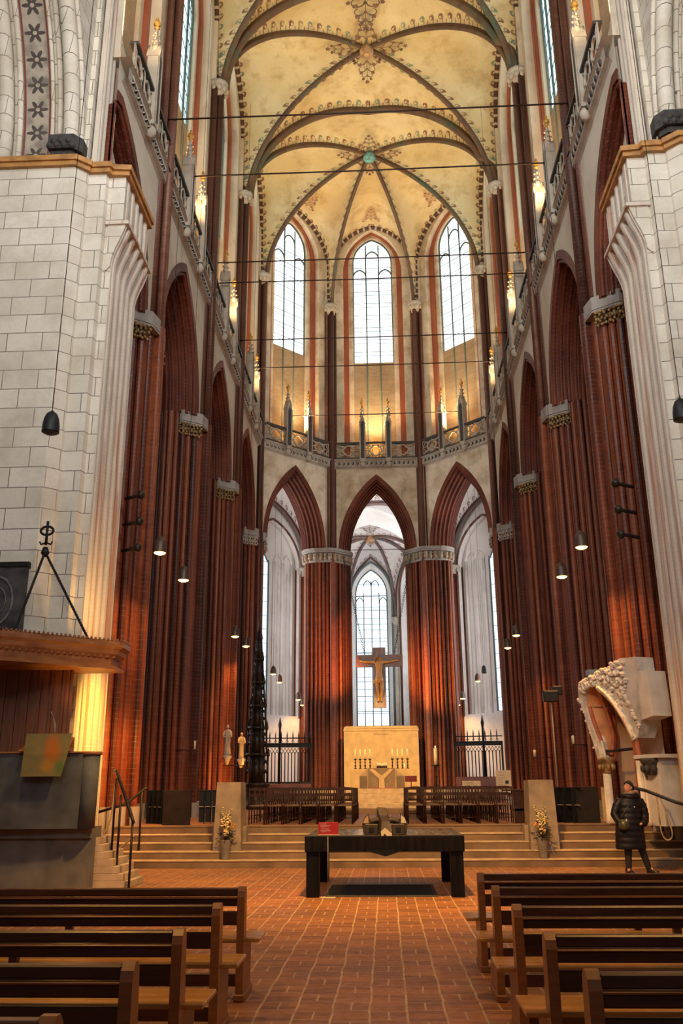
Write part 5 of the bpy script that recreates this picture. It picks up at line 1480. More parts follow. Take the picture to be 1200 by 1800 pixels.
m=MB(); m.tube([(-6.63-ox,16.98-oy,6.45),(-6.63-ox,16.98-oy,6.95)],.03,6); m.tube([(-6.63-ox+.13*math.cos(q*PI/8),16.98-oy,6.75+.09*math.sin(q*PI/8)) for q in range(16)],.028,5,closed=True)
for s_ in (-1,1): m.tube([(-6.63-ox,16.98-oy,6.5),(-6.63-ox+s_*.1,16.98-oy,6.46),(-6.63-ox+s_*.13,16.98-oy,6.52)],.02,5)
m.lathe([(.03,6.2),(.09,6.28),(.05,6.4)],(-6.63-ox,16.98-oy,0),8)
m.build('wall_hook',M['iron'],t)
for k,(xx,yy) in enumerate(((-6.72,16.1),(-5.62,17.1))):
    m=MB(); A=Vector((-6.63-ox,16.98-oy,6.3)); Bq=Vector((xx-ox,yy-oy,4.50)); n=34
    for q in range(n):
        c=A.lerp(Bq,(q+.5)/n); m.tube([A.lerp(Bq,q/n),A.lerp(Bq,(q+1.15)/n)],[.032,.018],5)
    m.ball(Bq,.05,8,5); m.build('hanging_rod',M['iron'],t)
m=MB(); m.bbox(-5.96-ox,-5.88-ox,17.0-oy,17.1-oy,4.48,4.62,.01); m.build('sensor_box',simple('white_plastic',(.6,.6,.56),.4,0,.05),t)
# stair handrails
def railing(lab,pts,posts,r=.022):
    t=thing('stair_handrail',lab,'handrail',(pts[0][0],pts[0][1],0)); o=Vector((pts[0][0],pts[0][1],0)); m=MB(); m.tube([Vector(p)-o for p in pts],r*1.4,6); m.build('rail',M['iron'],t)
    for p,zb in posts:
        m=MB(); m.tube([Vector((p[0],p[1],zb))-o,Vector(p)-o],r,6); m.build('post',M['iron'],t)
railing('black handrail sloping down beside the pulpit stairs',[(-5.08,17.6,2.05),(-4.98,17.4,2.03),(-4.45,16.78,1.18),(-4.42,16.76,1.10)],[((-4.44,16.77,1.15),.02),((-4.95,17.3,1.9),.5),((-4.78,17.1,1.6),.36)])
t=thing('stair_handrail','short black handrail of the choir steps crossing behind the pulpit stairs','handrail',(-5.9,21.4,0))
m=MB(); m.tube([(-.6,-.2,1.2),(0,0,1.38),(.35,.3,1.72),(.42,.3,1.72)],.03,6); m.build('rail',M['iron'],t); m=MB(); m.tube([(.3,.25,.34),(.3,.25,1.66)],.025,6); m.build('post',M['iron'],t)
M['rope']=simple('pale_twisted_rope',(.42,.30,.17),.8,0,.2,30)
def rope(lab,pts,r=.017,par=None):
    P_=[Vector(p) for p in pts]; out=[]
    for i in range(len(P_)-1):
        p0=P_[max(i-1,0)];p1=P_[i];p2=P_[i+1];p3=P_[min(i+2,len(P_)-1)]
        for q in range(6):
            f=q/6; out.append(.5*((2*p1)+(p2-p0)*f+(2*p0-5*p1+4*p2-p3)*f*f+(3*p1-p0-3*p2+p3)*f**3))
    out.append(P_[-1]); m=MB(); m.tube(out,r,6); return tag(m.build('barrier_rope',M['rope']),lab,'rope')
rope('pale rope hanging in a loop by the pulpit stairs on the left',[(-5.35,18.6,1.75),(-5.4,18.6,1.1),(-5.55,18.6,.72),(-5.2,18.4,.55),(-4.75,18.2,.85)])
rope('pale rope hanging in a long loop on the right behind the person',[(5.92,20.0,1.58),(5.93,20,1.0),(5.95,20,.72),(6.05,20,.60),(6.16,20,.70),(6.12,20,1.0),(5.96,20,1.56)])
m=MB(); m.tube([(5.42,19.9,1.66),(5.48,19.2,1.6),(5.55,17.6,1.40),(5.6,15.8,1.25)],.035,6); o=tag(m.build('handrail',M['iron']),'dark handrail running off to the right behind the head of the person','handrail')
m=MB(); m.tube([(5.46,19.6,0.0),(5.46,19.6,1.63)],.02,6); m.build('post',M['iron'],o)
# knobs on iron brackets up the piers
for sx,x,ys,zz,side in ((1,5.9,20.5,(8.72,8.05,7.43),'right'),(-1,-6.02,21.45,(9.02,8.3,7.6),'left')):
    for k,z in enumerate(zz):
        t=thing('iron_bracket','dark round iron bracket on the %s pier, %s of three'%(side,['uppermost','middle','lowest'][k]),'bracket',(x,ys,z))
        m=MB(); m.ball((0,0,0),(.10,.13,.11),10,7); m.tube([(0,0,0),(sx*.5,.3,.0)],.05,6); m.build('knob',M['bronze'],t)

# ------------------------------------------------------------------ broken stone arch on the right pier
t=thing('broken_arch','weathered fragment of a white stone arch with painted ribs standing against the right pier','arch fragment',(5.9,21.6,0)); ox,oy=5.9,21.6
M['rubble']=simple('rough_broken_limestone',(.62,.55,.47),.9,0,.35,7,.9); M['salmon']=simple('salmon_painted_vault',(.55,.25,.11),.8,0,.25,3); M['rosy']=simple('red_painted_rib',(.36,.10,.05),.7,0,.3,5)
M['smoke']=plaster('stained_white_block',(.62,.58,.52),(.48,.43,.38),(.10,.09,.085),s1=1.4)
FD=Vector((-.3398,.9405,0)); FN=Vector((.9405,.3398,0)); FO=Vector((5.95-ox,20.95-oy,0))
def Q(s_,z,off=0): return FO+FD*s_+FN*off+Vector((0,0,z))
def arcs(name,pts,r,mat,off=0):
    m=MB(); P_=[Q(a,z,off if len(p_)<3 else p_[2]) for p_ in pts for a,z in [p_[:2]]]; out=[]; n=len(P_)
    for i in range(n-1):
        p0=P_[max(i-1,0)];p1=P_[i];p2=P_[i+1];p3=P_[min(i+2,n-1)]
        for q in range(5):
            f=q/5; out.append(.5*((2*p1)+(p2-p0)*f+(2*p0-5*p1+4*p2-p3)*f*f+(3*p1-p0-3*p2+p3)*f**3))
    out.append(P_[-1]); m.tube(out,r,8); return m.build(name,mat,t)
outer=[(2.22,4.22),(1.36,4.36),(.86,4.45),(.36,4.59),(-.25,4.54),(-.27,4.21),(-.63,4.18),(-.69,3.18),(-.24,3.12)]
inner=[(2.08,3.66),(2.01,3.91),(1.82,4.06),(1.44,4.10),(1.16,3.92),(.81,3.69),(.49,3.38),(.23,3.03),(.0,2.74)]
m=MB(); n=len(outer)
for o_,f_ in ((-.06,1),(.42,0)):
    vs=[Q(a,z,o_) for a,z in outer]+[Q(a,z,o_) for a,z in inner]; m.add(vs,[(q,q+1,n+q+1,n+q) for q in range(n-1)])
ring=outer+inner[::-1]; k=len(ring)
m.add([Q(a,z,-.06) for a,z in ring]+[Q(a,z,.42) for a,z in ring],[(q,(q+1)%k,k+(q+1)%k,k+q) for q in range(k)])
m.build('haunch_block',M['smoke'],t)
# left limb, broken edge
lo=[(2.27,4.19),(2.29,3.8),(2.10,3.4),(1.97,3.05),(1.83,2.74),(1.68,2.33)]; li=[(2.06,3.75),(2.02,3.6),(1.93,3.35),(1.80,3.05),(1.63,2.74),(1.55,2.33)]
m=MB(); n=len(lo); 
for o_ in (-.05,.2): m.add([Q(a,z,o_) for a,z in lo]+[Q(a,z,o_) for a,z in li],[(q,q+1,n+q+1,n+q) for q in range(n-1)])
ring=lo+li[::-1]; k=len(ring); m.add([Q(a,z,-.05) for a,z in ring]+[Q(a,z,.2) for a,z in ring],[(q,(q+1)%k,k+(q+1)%k,k+q) for q in range(k)])
m.build('far_limb',M['rubble'],t)
rnd=random.Random(5); m=MB()
def lump(a,z,s_,o_=-.08):
    m.M=Matrix.Translation(Q(a,z,o_))@Matrix.Rotation(rnd.uniform(0,3),4,'Z')@Matrix.Rotation(rnd.uniform(-.8,.8),4,'X'); m.bbox(-s_,s_,-s_*.8,s_*.8,-s_*.65,s_*.65,s_*.3)
for q in range(230):
    f=rnd.random(); kx=f*5.0; i=int(kx); g_=kx-i
    A_=Vector(outer[i]).lerp(Vector(outer[i+1]),g_) if i<4 else Vector((.05,4.2)); B_=Vector(inner[min(i+1,8)]).lerp(Vector(inner[min(i+2,8)]),g_)
    p_=A_.lerp(B_,rnd.random()**1.0)
    if p_.x<.15 : continue
    lump(p_.x,p_.y,rnd.uniform(.03,.075))
for q in range(46):
    f=rnd.random()*4.9; i=int(f); p_=Vector(lo[i]).lerp(Vector(lo[i+1]),f-i); lump(p_.x+rnd.uniform(-.03,.05),p_.y,rnd.uniform(.03,.065),rnd.uniform(-.05,.15))
for q in range(40):
    f=rnd.random(); p_=Vector((.35,3.75)).lerp(Vector((-.15,2.95)),f); lump(p_.x+rnd.uniform(-.06,.02),p_.y,rnd.uniform(.025,.05))
m.M=None; tag(m.build('broken_masonry',M['rubble'],t),kind='stuff')
arcs('near_arch_rib',[(1.30,4.0),(1.0,3.82),(.70,3.58),(.42,3.28),(.18,2.95),(.03,2.70)],.075,M['rubble'],-.1)
arcs('near_arch_fillet',[(1.2,3.99),(.85,3.76),(.5,3.42),(.2,3.05),(.0,2.75)],.03,M['flute'],-.17)
arcs('near_inner_rib',[(1.25,3.92),(.9,3.70),(.6,3.42),(.38,3.1),(.27,2.78),(.26,2.2),(.26,.86)],.06,M['rosy'],.05)
arcs('near_outer_rib',[(.10,2.75),(.08,2.45),(.06,2.2)],.07,M['rosy'],-.02)
arcs('far_inner_rib',[(2.0,3.6),(1.9,3.3),(1.76,3.0),(1.62,2.7)],.055,M['rosy'],.06)
arcs('far_pale_fillet',[(1.60,2.75),(1.53,2.5),(1.50,2.3)],.035,M['flute'],.05)
arcs('middle_rib',[(1.62,3.98,.1),(1.72,3.6,.3),(1.72,3.2,.42),(1.66,2.8,.42),(1.52,2.3,.2)],.045,M['rosy'])
arcs('wall_rib',[(1.45,4.0,.15),(1.85,3.6,.6),(1.95,3.1,.7),(1.9,2.8,.7),(1.75,2.3,.5)],.05,M['rosy'])
w=MB(); rows=[]
for r0,r1,r2 in (((2.0,3.55),(2.25,3.5),(1.95,3.2)),((2.0,3.85),(2.1,3.8),(1.9,3.6)),((1.82,4.02),(1.85,3.98),(1.75,3.9)),((1.5,4.06),(1.55,4.05),(1.5,4.0))):
    rows.append([Q(*r0,.0),Q(*r1,.35),Q(*r2,.72)])
w.grid([[Q(2.0,3.6,0),Q(1.78,3.55,.35),Q(2.05,3.5,.75)],[Q(1.9,3.3,.02),Q(1.74,3.25,.4),Q(2.0,3.2,.75)],[Q(1.76,3.0,.04),Q(1.68,2.9,.42),Q(1.95,2.9,.75)],[Q(1.6,2.6,.05),Q(1.58,2.5,.3),Q(1.85,2.5,.6)]],True)
w.grid([[Q(2.02,3.6,.0),Q(1.8,3.6,.4),Q(2.0,3.6,.75)],[Q(2.02,3.9,.0),Q(1.85,3.85,.4),Q(1.9,3.8,.75)],[Q(1.82,4.08,.0),Q(1.7,4.02,.4),Q(1.6,3.9,.75)],[Q(1.44,4.12,.0),Q(1.35,4.05,.4),Q(1.2,3.9,.75)],[Q(1.1,3.92,.0),Q(1.0,3.85,.4),Q(.9,3.7,.75)],[Q(.5,3.42,.0),Q(.6,3.4,.4),Q(.6,3.2,.75)]],True)
w.build('painted_web',M['salmon'],t)
m=MB(); m.add([Q(2.05,.86,.78),Q(.2,.86,.78),Q(.2,3.2,.78),Q(.8,3.8,.78),Q(1.6,3.95,.78),Q(2.05,3.5,.78)],[(0,1,2,3,4,5)]); m.build('back_wall',plaster('rosy_plaster',(.52,.38,.28),(.42,.29,.2),(.26,.18,.13)),t)
for (s_,off,zc,mt,r_) in ((.02,-.06,2.24,M['flute'],.075),(-.10,.0,2.24,M['flute'],.06),(1.50,.05,2.05,M['flute'],.10)):
    c=Q(s_,0,off); m=MB(); m.lathe([(r_*1.5,.86),(r_*1.3,.98),(r_,1.02),(r_,zc)],(c.x,c.y,0),10); m.build('half_column',mt,t)
for (s_,off,z,mt,k) in ((-.36,-.02,1.92,M['dark_carved'],1.1),(1.48,.05,2.0,M['gilt_dull'],.95)):
    c=Q(s_,0,off); m=MB(); m.lathe([(.12*k,0),(.15*k,.08),(.13*k,.14),(.20*k,.26),(.22*k,.3),(.22*k,.36)],(c.x,c.y,z),8)
    for q in range(8): m.ball((c.x+.17*k*math.cos(q*.785),c.y+.17*k*math.sin(q*.785),z+.14),(.06*k,.06*k,.08*k),6,4)
    m.build('capital',mt,t)
m=MB(); 
for a,b_,z0,z1,o0,o1 in ((-.75,.12,2.28,2.36,-.12,.5),(-.62,-.15,.86,2.28,.0,.5)):
    vs=[Q(x_,z_,o_) for z_ in (z0,z1) for x_,o_ in ((a,o0),(b_,o0),(b_,o1),(a,o1))]; m.add(vs,[(0,3,2,1),(4,5,6,7),(0,1,5,4),(1,2,6,5),(2,3,7,6),(3,0,4,7)])
m.build('abutment',M['smoke'],t)
m=MB(); m.tube([Q(1.62,2.50,.1),Q(.30,2.52,.1)],.035,6); m.build('iron_bar',M['iron'],t)
m=MB(); c=Q(1.75,4.42,.15)
m.cbox((0,0,.07),(.42,.3,.13)); o=m.build('lamp_box',simple('blue_grey_metal',(.10,.14,.18),.35,.5,.2)); o.location=(c.x+ox,c.y+oy,4.36); tag(o,'flat blue grey lamp housing on top of the broken stone arch','lamp')

# ------------------------------------------------------------------ pendant lamps
M['bell']=simple('brown_metal_bell',(.085,.05,.03),.45,.3,.2); M['bell_d']=simple('black_metal_bell',(.018,.02,.02),.5,.2,.2)
M['bulb']=glow('lamp_glow',(1,.50,.13),9); M['bulb_off']=simple('dark_reflector',(.03,.03,.03),.5)
def lamp0(on,s_=1.12,cab=26):
    t=thing('pendant_lamp','x','pendant lamp')
    m=MB(); m.lathe([(.145*s_,0),(.142*s_,.14*s_),(.125*s_,.25*s_),(.09*s_,.335*s_),(.04*s_,.375*s_),(.02*s_,.40*s_)],(0,0,0),20,cap=False)
    m.lathe([(.138*s_,0),(.135*s_,.14*s_),(.118*s_,.24*s_),(.03*s_,.35*s_)],(0,0,0),20,cap=False); m.build('shade',M['bell'] if on else M['bell_d'],t)
    m=MB(); m.lathe([(.001,-.045*s_),(.07*s_,-.038*s_),(.12*s_,-.015*s_),(.136*s_,.012*s_)],(0,0,0),20); m.build('diffuser',M['bulb'] if on else M['bulb_off'],t)
    m=MB(); m.tube([(0,0,.38*s_),(0,0,cab)],.007,5); m.build('cable',M['iron'],t)
    return t
lamps=[(-5.5,21.65,7.5,'nearest lit bell lamp hanging on the left'),(-5.57,24.74,7.5,'second lit bell lamp from the front on the left'),
 (5.27,21.9,7.5,'nearest lit bell lamp hanging on the right'),(5.39,25.16,7.5,'second lit bell lamp from the front on the right'),
 (-5.67,34.56,7.5,'third lit bell lamp on the left, before the apse'),(-5.61,37.03,7.5,'fourth lit bell lamp on the left, low before the apse pier'),
 (5.5,35.3,7.5,'third lit bell lamp on the right, before the apse'),(5.59,38.55,7.5,'fourth lit bell lamp on the right, before the apse pier'),
 (-5.6,46.4,7.5,'small lit bell lamp before the left ambulatory window, upper one'),(-5.55,48.8,7.35,'small lit bell lamp before the left ambulatory niches, lower one'),
 (-4.85,52.4,6.75,'tiny lit bell lamp beside the left ambulatory wall shaft, upper one'),(-4.75,54.2,6.6,'tiny lit bell lamp beside the left ambulatory wall shaft, lower one'),
 (5.41,49.9,7.4,'small lit bell lamp before the right ambulatory niches'),
 (4.75,52.4,6.7,'tiny lit bell lamp beside the right ambulatory wall shaft, upper one'),(4.6,54.2,6.5,'tiny lit bell lamp beside the right ambulatory wall shaft, lower one')]
first=None
for x,y,z,lab in lamps:
    top=34 if y<45 else 19.5
    if first is None: first=lamp0(True); lsrc=tree(first); first.location=(x,y,z); first['label']=lab; 
    else:
        if y<45: dup(first,(x,y,z),0,lab,None,lsrc)
        else: 
            o=lamp0(True,1.12,11.5); o.location=(x,y,z); o['label']=lab
for x,y,z,lab in ((-5.41,13.65,7.5,'unlit dark bell lamp hanging before the white stones on the left'),(5.24,13.8,7.5,'unlit dark bell lamp at the right edge before the white pier')):
    o=lamp0(False,1.0,27); o.location=(x,y,z); o['label']=lab
o=lamp0(False,1.0,11.5); o.location=(5.47,47.0,7.5); o['label']='unlit dark bell lamp hanging highest before the right ambulatory niches'

# ------------------------------------------------------------------ the visitor
M['coat']=simple('black_quilted_fabric',(.007,.006,.010),.5,0,.3,12,.3,spec=.25); M['skin']=simple('fair_skin',(.52,.24,.15),.5,0,.12,6); M['hat']=simple('black_knit',(.010,.010,.012),.9,0,.3,30,.3)
M['trouser']=simple('black_trousers',(.012,.010,.018),.8); M['shoe']=simple('black_shoe_leather',(.014,.012,.012),.35); M['scarf']=simple('grey_scarf',(.16,.13,.11),.9,0,.4,14); M['bag']=simple('dark_olive_leather',(.045,.04,.025),.4,0,.2)
t=thing('person','person in a long black padded coat and knit cap looking up, hands in pockets','person',(5.30,19.5,0))
bv=[(-.12,0,.88),(-.11,0,1.1),(-.09,.01,1.34),(-.07,.01,1.46),(-.065,-.005,1.54),(-.075,-.02,1.62),
    (-.24,0,1.40),(-.40,-.02,1.16),(-.32,-.17,.98),(-.24,-.2,.93),(.08,.02,1.40),(.16,0,1.15),(.09,-.14,.97),(.03,-.17,.93),
    (-.20,0,.84),(-.22,-.02,.46),(-.235,.03,.09),(-.25,-.10,.04),(-.03,0,.84),(.08,-.02,.46),(.19,.05,.10),(.25,-.06,.04)]
be=[(0,1),(1,2),(2,3),(3,4),(4,5),(3,6),(6,7),(7,8),(8,9),(3,10),(10,11),(11,12),(12,13),(0,14),(14,15),(15,16),(16,17),(0,18),(18,19),(19,20),(20,21)]
br=[(.14,.10),(.12,.09),(.15,.09),(.08,.06),(.05,.05),(.075,.085),.06,.045,.032,.028,.06,.045,.032,.028,.085,.06,.042,.035,.085,.06,.042,.035]
skin_fig('body',bv,be,br,M['skin'],t)
def loft(name,secs,mat,par,n=24,quilt=0,close_top=False):
    m=MB(); rows=[]
    for i,(z,cx,cy_,rx,ry) in enumerate(secs): rows.append([(cx+rx*math.cos(2*PI*k/n)*(1+quilt*math.sin(5*k+i)),cy_+ry*math.sin(2*PI*k/n),z) for k in range(n)])
    m.grid(rows,True,close=True)
    return m.build(name,mat,par)
secs=[]; key=[(.46,-.155,0,.295,.20),(.75,-.15,0,.285,.195),(.98,-.13,0,.27,.19),(1.15,-.11,0,.245,.175),(1.30,-.09,0,.245,.165),(1.40,-.08,0,.235,.15),(1.47,-.075,0,.16,.12),(1.50,-.07,0,.11,.10)]
for i in range(len(key)-1):
    a,b_=key[i],key[i+1]; nn=max(2,int((b_[0]-a[0])/.02))
    for q in range(nn):
        f=q/nn; v=[a[j]+(b_[j]-a[j])*f for j in range(5)]; pf_=.012*abs(math.sin(v[0]*PI/.115)); v[3]+=pf_; v[4]+=pf_; secs.append(tuple(v))
secs.append(key[-1]); secs=[(.48,-.155,0,.25,.16)]+secs
coat=loft('coat',secs,M['coat'],t)
for pts in (((-.26,.01,1.41),(-.36,0,1.28),(-.42,-.02,1.13),(-.385,-.10,1.03),(-.32,-.17,.955)),((.10,.02,1.41),(.165,.01,1.28),(.19,-.01,1.13),(.165,-.09,1.02),(.10,-.16,.94))):
    P_=[Vector(p) for p in pts]; out=[];rr=[]
    for i in range(4):
        for q in range(6):
            f=q/6; out.append(P_[i].lerp(P_[i+1],f)); k=(i+f)/4; rr.append((.098-.03*k)+.007*abs(math.sin((i*6+q)*.9)))
    out.append(P_[-1]); rr.append(.06); m=MB(); m.tube(out,rr,12); m.build('sleeve',M['coat'],coat)
m=MB(); m.tube([(-.07+.135*math.cos(q*PI/8),.01+.12*math.sin(q*PI/8),1.50+.02*math.sin(q*PI/8)) for q in range(16)],.062,8,closed=True); m.ball((-.05,.10,1.46),(.15,.08,.10),10,6); m.build('hood',M['coat'],coat)
m=MB(); m.tube([(-.075+.085*math.cos(q*PI/6),-.01+.08*math.sin(q*PI/6),1.545) for q in range(12)],.035,7,closed=True); m.build('scarf',M['scarf'],t)
m=MB(); m.cbox((-.045,-.172,1.28),(.02,.006,.018)); m.build('white_badge',simple('white_patch',(.75,.75,.75),.6),coat)
# head, turned left and tipped back
H=Matrix.Translation((-.085,-.015,1.665))@Matrix.Rotation(R(-62),4,'Z')@Matrix.Rotation(R(-24),4,'X')
def head():
    m=MB(); m.M=H; rows=[]; n=28; mm=20
    for j in range(mm+1):
        ph=-PI/2+PI*j/mm; row=[]
        for k in range(n):
            th=2*PI*k/n; x=math.cos(ph)*math.cos(th); y=math.cos(ph)*math.sin(th); z=math.sin(ph)
            X_,Y_,Z_=x*.076,y*.094,z*.118
            if z<0: X_*=1-.28*(-z)**1.3; 
            if y<0 and z<-.2: Y_-= .012*min(1,(-z-.2)*2)*(1 if abs(x)<.5 else .3)  # chin
            fr=max(0,-y)
            Y_-= .026*math.exp(-(x/.13)**2)*math.exp(-((z+.13)/.16)**2)*fr          # nose
            Y_+= .010*(math.exp(-((x-.38)/.16)**2)+math.exp(-((x+.38)/.16)**2))*math.exp(-((z-.02)/.12)**2)*fr  # eyes
            Y_-= .006*math.exp(-(x/.28)**2)*math.exp(-((z+.46)/.06)**2)*fr; Y_+=.005*math.exp(-(x/.25)**2)*math.exp(-((z+.40)/.03)**2)*fr
            row.append((X_,Y_,Z_))
        rows.append(row)
    m.grid(rows,True,close=True)
    for s_ in (-1,1): m.ball((s_*.078,.01,-.01),(.012,.022,.032),8,6)
    m.M=None; return m
head().build('head',M['skin'],t)
m=MB(); m.M=H; rows=[]
for j in range(9):
    ph=math.radians(8+82*j/8); rows.append([((.086)*math.cos(ph)*math.cos(2*PI*k/20),.012+.104*math.cos(ph)*math.sin(2*PI*k/20),.018+.118*math.sin(ph)+(.0 if j else -.004)-.03*math.cos(ph)*math.sin(2*PI*k/20)) for k in range(20)])
m.grid(rows,True,close=True); m.M=None; cap=m.build('knit_cap',M['hat'],t)
m=MB(); m.M=H; m.tube([(.088*math.cos(2*PI*k/20),.012+.106*math.sin(2*PI*k/20),.034-.03*math.sin(2*PI*k/20)) for k in range(20)],.014,6,closed=True); m.M=None; m.build('cap_rib',M['hat'],cap)
m=MB(); m.M=H
for s_ in (-1,1): m.tube([(s_*.034+.026*math.cos(q*PI/6),-.094,.002+.021*math.sin(q*PI/6)) for q in range(12)],.003,4,closed=True); m.tube([(s_*.06,-.092,.006),(s_*.078,.0,.006)],.003,4)
m.tube([(-.01,-.10,.004),(.01,-.10,.004)],.003,4); m.M=None; m.build('glasses',M['iron'],t)
m=MB(); m.M=H; m.tube([(-.02,-.098,-.052),(0,-.102,-.050),(.02,-.098,-.052)],.005,5); m.M=None; m.build('lips',simple('lips_colour',(.42,.13,.09),.5),t)
tr=MB()
for pts in (((-.21,0,.86),(-.215,-.01,.46),(-.235,.02,.06)),((-.05,0,.86),(.06,-.01,.46),(.185,.04,.06))):
    P_=[Vector(p) for p in pts]; out=[];rr=[]
    for i in range(2):
        for q in range(6): f=q/6; out.append(P_[i].lerp(P_[i+1],f)); k=(i+f)/2; rr.append(.10-.045*k)
    out.append(P_[-1]); rr.append(.055); m=MB(); m.tube(out,rr,12); m.build('trouser_leg',M['trouser'],t)
for (x,y,a) in ((-.24,.0,R(12)),(.205,.0,R(40))):
    m=MB(); m.M=Matrix.Translation((x,y,0))@Matrix.Rotation(a,4,'Z'); rows=[]
    for j,(yy,w,h) in enumerate(((.09,.03,.05),(.07,.045,.115),(.02,.048,.11),(-.05,.047,.085),(-.12,.05,.06),(-.17,.035,.045),(-.185,.01,.02))):
        rows.append([(w*math.cos(q*PI/5),yy,max(0.0,h*.5+h*.5*math.sin(q*PI/5))) for q in range(10)])
    m.grid(rows,True,close=True); m.M=None; m.build('shoe',M['shoe'],t)
m=MB(); m.M=Matrix.Translation((-.30,-.22,.93)); m.lathe([(.05,-.10),(.105,-.06),(.12,0),(.10,.07),(.06,.11)],(0,0,0),14); m.M=None; b_=m.build('shoulder_bag',M['bag'],t)
m=MB(); m.tube([(-.36,-.18,1.0),(-.25,-.17,1.2),(-.08,-.15,1.38),(.04,-.05,1.45)],.010,5); m.build('strap',M['bag'],b_)
m=MB(); m.cbox((-.27,-.32,1.03),(.03,.01,.05)); m.build('light_tag',simple('pale_tag',(.5,.45,.38),.6),b_)

t=thing('gallery_lamp','small dark floodlight on the gallery floor behind the central balustrade','floodlight',(.0,48.95,ZG))
m=MB(); m.bbox(-.22,.22,-.05,.05,1.02,1.20,.02); m.build('lamp_head',M['iron'],t); m=MB(); m.tube([(-.2,0,0),(-.2,0,1.1)],.02,5); m.tube([(.2,0,0),(.2,0,1.1)],.02,5); m.tube([(-.2,0,1.2),(-.15,0,1.32),(.15,0,1.32),(.2,0,1.2)],.015,5); m.build('bracket',M['iron'],t)
# ------------------------------------------------------------------ camera
f_,pit,yaw,roll=1548.25,.3065,.0456,-.0075
F=Vector((-math.sin(yaw)*math.cos(pit),math.cos(yaw)*math.cos(pit),math.sin(pit)))
Rt=Vector((math.cos(yaw),math.sin(yaw),0)); U=Rt.cross(F)
c,s=math.cos(roll),math.sin(roll)
R2=Rt*c+U*s; U2=U*c-Rt*s
cam=bpy.data.cameras.new('camera'); co=bpy.data.objects.new('camera',cam); COL.objects.link(co)
mt=Matrix((R2,U2,-F)).transposed().to_4x4(); mt.translation=Vector((.168,0,1.64)); co.matrix_world=mt
cam.sensor_fit='VERTICAL'; cam.sensor_height=36; cam.lens=f_/1800*36; cam.clip_end=300
sc.camera=co
# ------------------------------------------------------------------ light
wd=bpy.data.worlds.new('world'); sc.world=wd; wd.use_nodes=True
bg=wd.node_tree.nodes['Background']; bg.inputs[0].default_value=(.93,.93,1,1); bg.inputs[1].default_value=WORLD
def light(name,typ,loc,energy,col,size=.3,rot=None,spot=None,blend=.5,target=None,sizey=None):
    l=bpy.data.lights.new(name,typ); l.energy=energy; l.color=col
    if typ=='AREA':
        l.size=size
        if sizey: l.shape='RECTANGLE'; l.size_y=sizey
    else: l.shadow_soft_size=size
    if spot: l.spot_size=R(spot); l.spot_blend=blend
    o=bpy.data.objects.new(name,l); COL.objects.link(o); o.location=loc
    if target is not None:
        o.rotation_euler=(Vector(target)-Vector(loc)).to_track_quat('-Z','Y').to_euler()
    elif rot: o.rotation_euler=rot
    return o
AMB=(1,.50,.13)
sc.view_settings.view_transform='Standard'; sc.view_settings.look='None'; sc.view_settings.gamma=1; sc.view_settings.use_curve_mapping=False
sc.view_settings.exposure=EXPO
cy=sc.cycles
cy.use_denoising=True; cy.max_bounces=6; cy.diffuse_bounces=4; cy.glossy_bounces=2; cy.transmission_bounces=3; cy.transparent_max_bounces=6
cy.sample_clamp_indirect=6; cy.caustics_reflective=False; cy.caustics_refractive=False
# gallery floodlights behind the balustrades
for k,b in enumerate(bays):
    nn=1
    for q in range(nn):
        u=b.L*(q+.5)/nn
        light('gallery_floodlight','SPOT',b.P(u,.10,ZG+.2),GAL*(1.0 if k in(4,5,6) else 1.0)*(.15 if k in(0,10) else 1),AMB,.3,spot=110,blend=1,target=b.P(u,.9,24.5))
    # up to the vault
    light('vault_floodlight','SPOT',b.P(b.L/2,-.1,ZG+1.2),VAU,(1,.72,.36),.3,spot=125,blend=1,target=(0,(b.A.y+b.B.y)/2*.9+4,37))
# added area fills where the unseen west and clerestory windows would be
o=light('west_fill','AREA',(0,-12,17),WEST,(1,.95,.87),9,target=(0,25,21.5),sizey=9); o.data.spread=R(85)  # narrow spread keeps this added fill off the pews and floor
o=light('clerestory_fill','AREA',(8,3,24),WEST*.22,(.95,.96,1),4,target=(-7,20,15),sizey=6); o.data.spread=R(75)
o=light('clerestory_fill','AREA',(-8,3,24),WEST*.22,(.95,.96,1),4,target=(7,20,15),sizey=6); o.data.spread=R(75)
# added fills for the ambulatory, in place of its unseen side windows
light('ambulatory_fill','AREA',(-12.5,47.5,11),AMBL,(.95,.97,1),3,target=(-5,54,9),sizey=9)
light('ambulatory_fill','AREA',(12.5,47.5,11),AMBL,(.95,.97,1),3,target=(5,54,9),sizey=9)
light('ambulatory_fill','SPOT',(-1.6,50.4,13.5),AMBL*.9,(.97,.97,1),.6,spot=90,blend=1,target=(-.8,56,18.5))  # unseen spots added to whiten the chapel arch; no lamp hangs here
light('ambulatory_fill','SPOT',(1.6,50.4,13.5),AMBL*.9,(.97,.97,1),.6,spot=90,blend=1,target=(-.2,56,18.5))
light('screen_spotlight','SPOT',(0,37.5,7.3),ALT*3.2,(1,.56,.16),.1,spot=44,blend=.7,target=(0,46.6,2.9))
light('chapel_daylight','AREA',(3.3,58.7,11),AMBL*.35,(.95,.97,1),2,target=(-2,60,13),sizey=7)
# lamp light
for x,y,z,lab in lamps:
    if y<45: light('lamp_light','SPOT',(x,y,z-.05),LAMP*(1 if y<30 else .8),(1,.47,.11),.12,spot=118,blend=1,target=(x,y,0))
    else: light('lamp_light','SPOT',(x,y,z-.05),LAMP*.35,(1,.5,.14),.1,spot=140,blend=.9,target=(x,y,0))
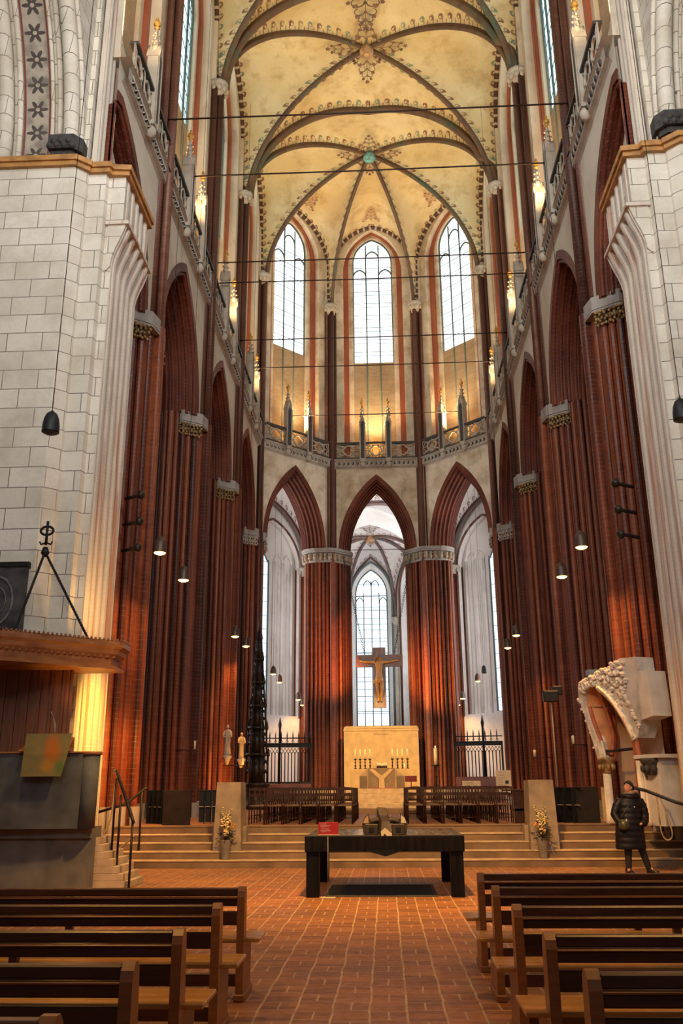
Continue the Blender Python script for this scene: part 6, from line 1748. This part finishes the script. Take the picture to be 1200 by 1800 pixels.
# added warm fills over the nave floor and pews; no lit lamps hang there
for x in (-5.4,5.3):
    for y in (17.5,): pass
light('nave_fill','SPOT',(0,12.0,9.0),NAVE*1.5,(1,.52,.13),.3,spot=92,blend=1,target=(0,18.2,0))
for x in (-5.2,5.2): light('nave_fill','SPOT',(x,13.2,7.6),NAVE*.2,(1,.50,.13),.2,spot=120,blend=1,target=(x*.8,12,0))
for x in (-3.4,3.4): light('nave_fill','SPOT',(x,5.2,7.6),NAVE*.15,(1,.50,.13),.2,spot=90,blend=1,target=(x,6.0,0))
# spotlights on the altar group, pier and pulpit
light('altar_spotlight','SPOT',(-4.8,36.5,7.2),ALT*1.5,(1,.54,.14),.1,spot=46,blend=.6,target=(.2,41.5,2.0))
light('altar_spotlight','SPOT',(4.8,36.5,7.2),ALT*1.5,(1,.54,.14),.1,spot=46,blend=.6,target=(-.2,41.5,2.0))
light('cross_spotlight','SPOT',(-4.9,38.5,3.6),CRS,(1,.48,.10),.05,spot=26,blend=.5,target=(0.1,46.4,6.9))
light('dais_spotlight','SPOT',(0,29.5,7.5),ALT*2.0,(1,.55,.13),.1,spot=40,blend=.7,target=(0,35,1.5))
light('column_uplight','SPOT',(-.4,45.2,5.9),COLU*.8,(1,.34,.05),.1,spot=66,blend=1,target=(-2.7,48.0,8.4))
light('column_uplight','SPOT',(.4,45.2,5.9),COLU*.8,(1,.34,.05),.1,spot=66,blend=1,target=(2.9,48.0,7.6))
light('pier_spotlight','SPOT',(-4.5,18.2,3.5),PIE*.7,(1,.56,.10),.08,spot=105,blend=.8,target=(-6.0,18.9,2.9))
light('pulpit_lamp','SPOT',(-5.5,16.7,2.75),PIE*.14,(1,.5,.1),.06,spot=100,blend=1,target=(-5.6,16.9,4.2))
light('canopy_uplight','SPOT',(-4.7,17.6,4.7),PIE*.35,(1,.55,.16),.08,spot=110,blend=1,target=(-6.2,18.9,6.3))
light('pier_uplight','SPOT',(-4.9,21.2,3.2),PIE*.7,(1,.36,.07),.08,spot=110,blend=.9,target=(-6.6,22.3,1.8))
light('pier_lamp','SPOT',(-4.9,35.6,1.6),PIE*.5,(1,.40,.08),.1,spot=110,blend=.9,target=(-6.2,37.0,2.6))
light('pier_lamp','SPOT',(5.0,31.2,3.0),PIE*.5,(1,.36,.07),.1,spot=120,blend=.9,target=(6.2,31.8,1.6))
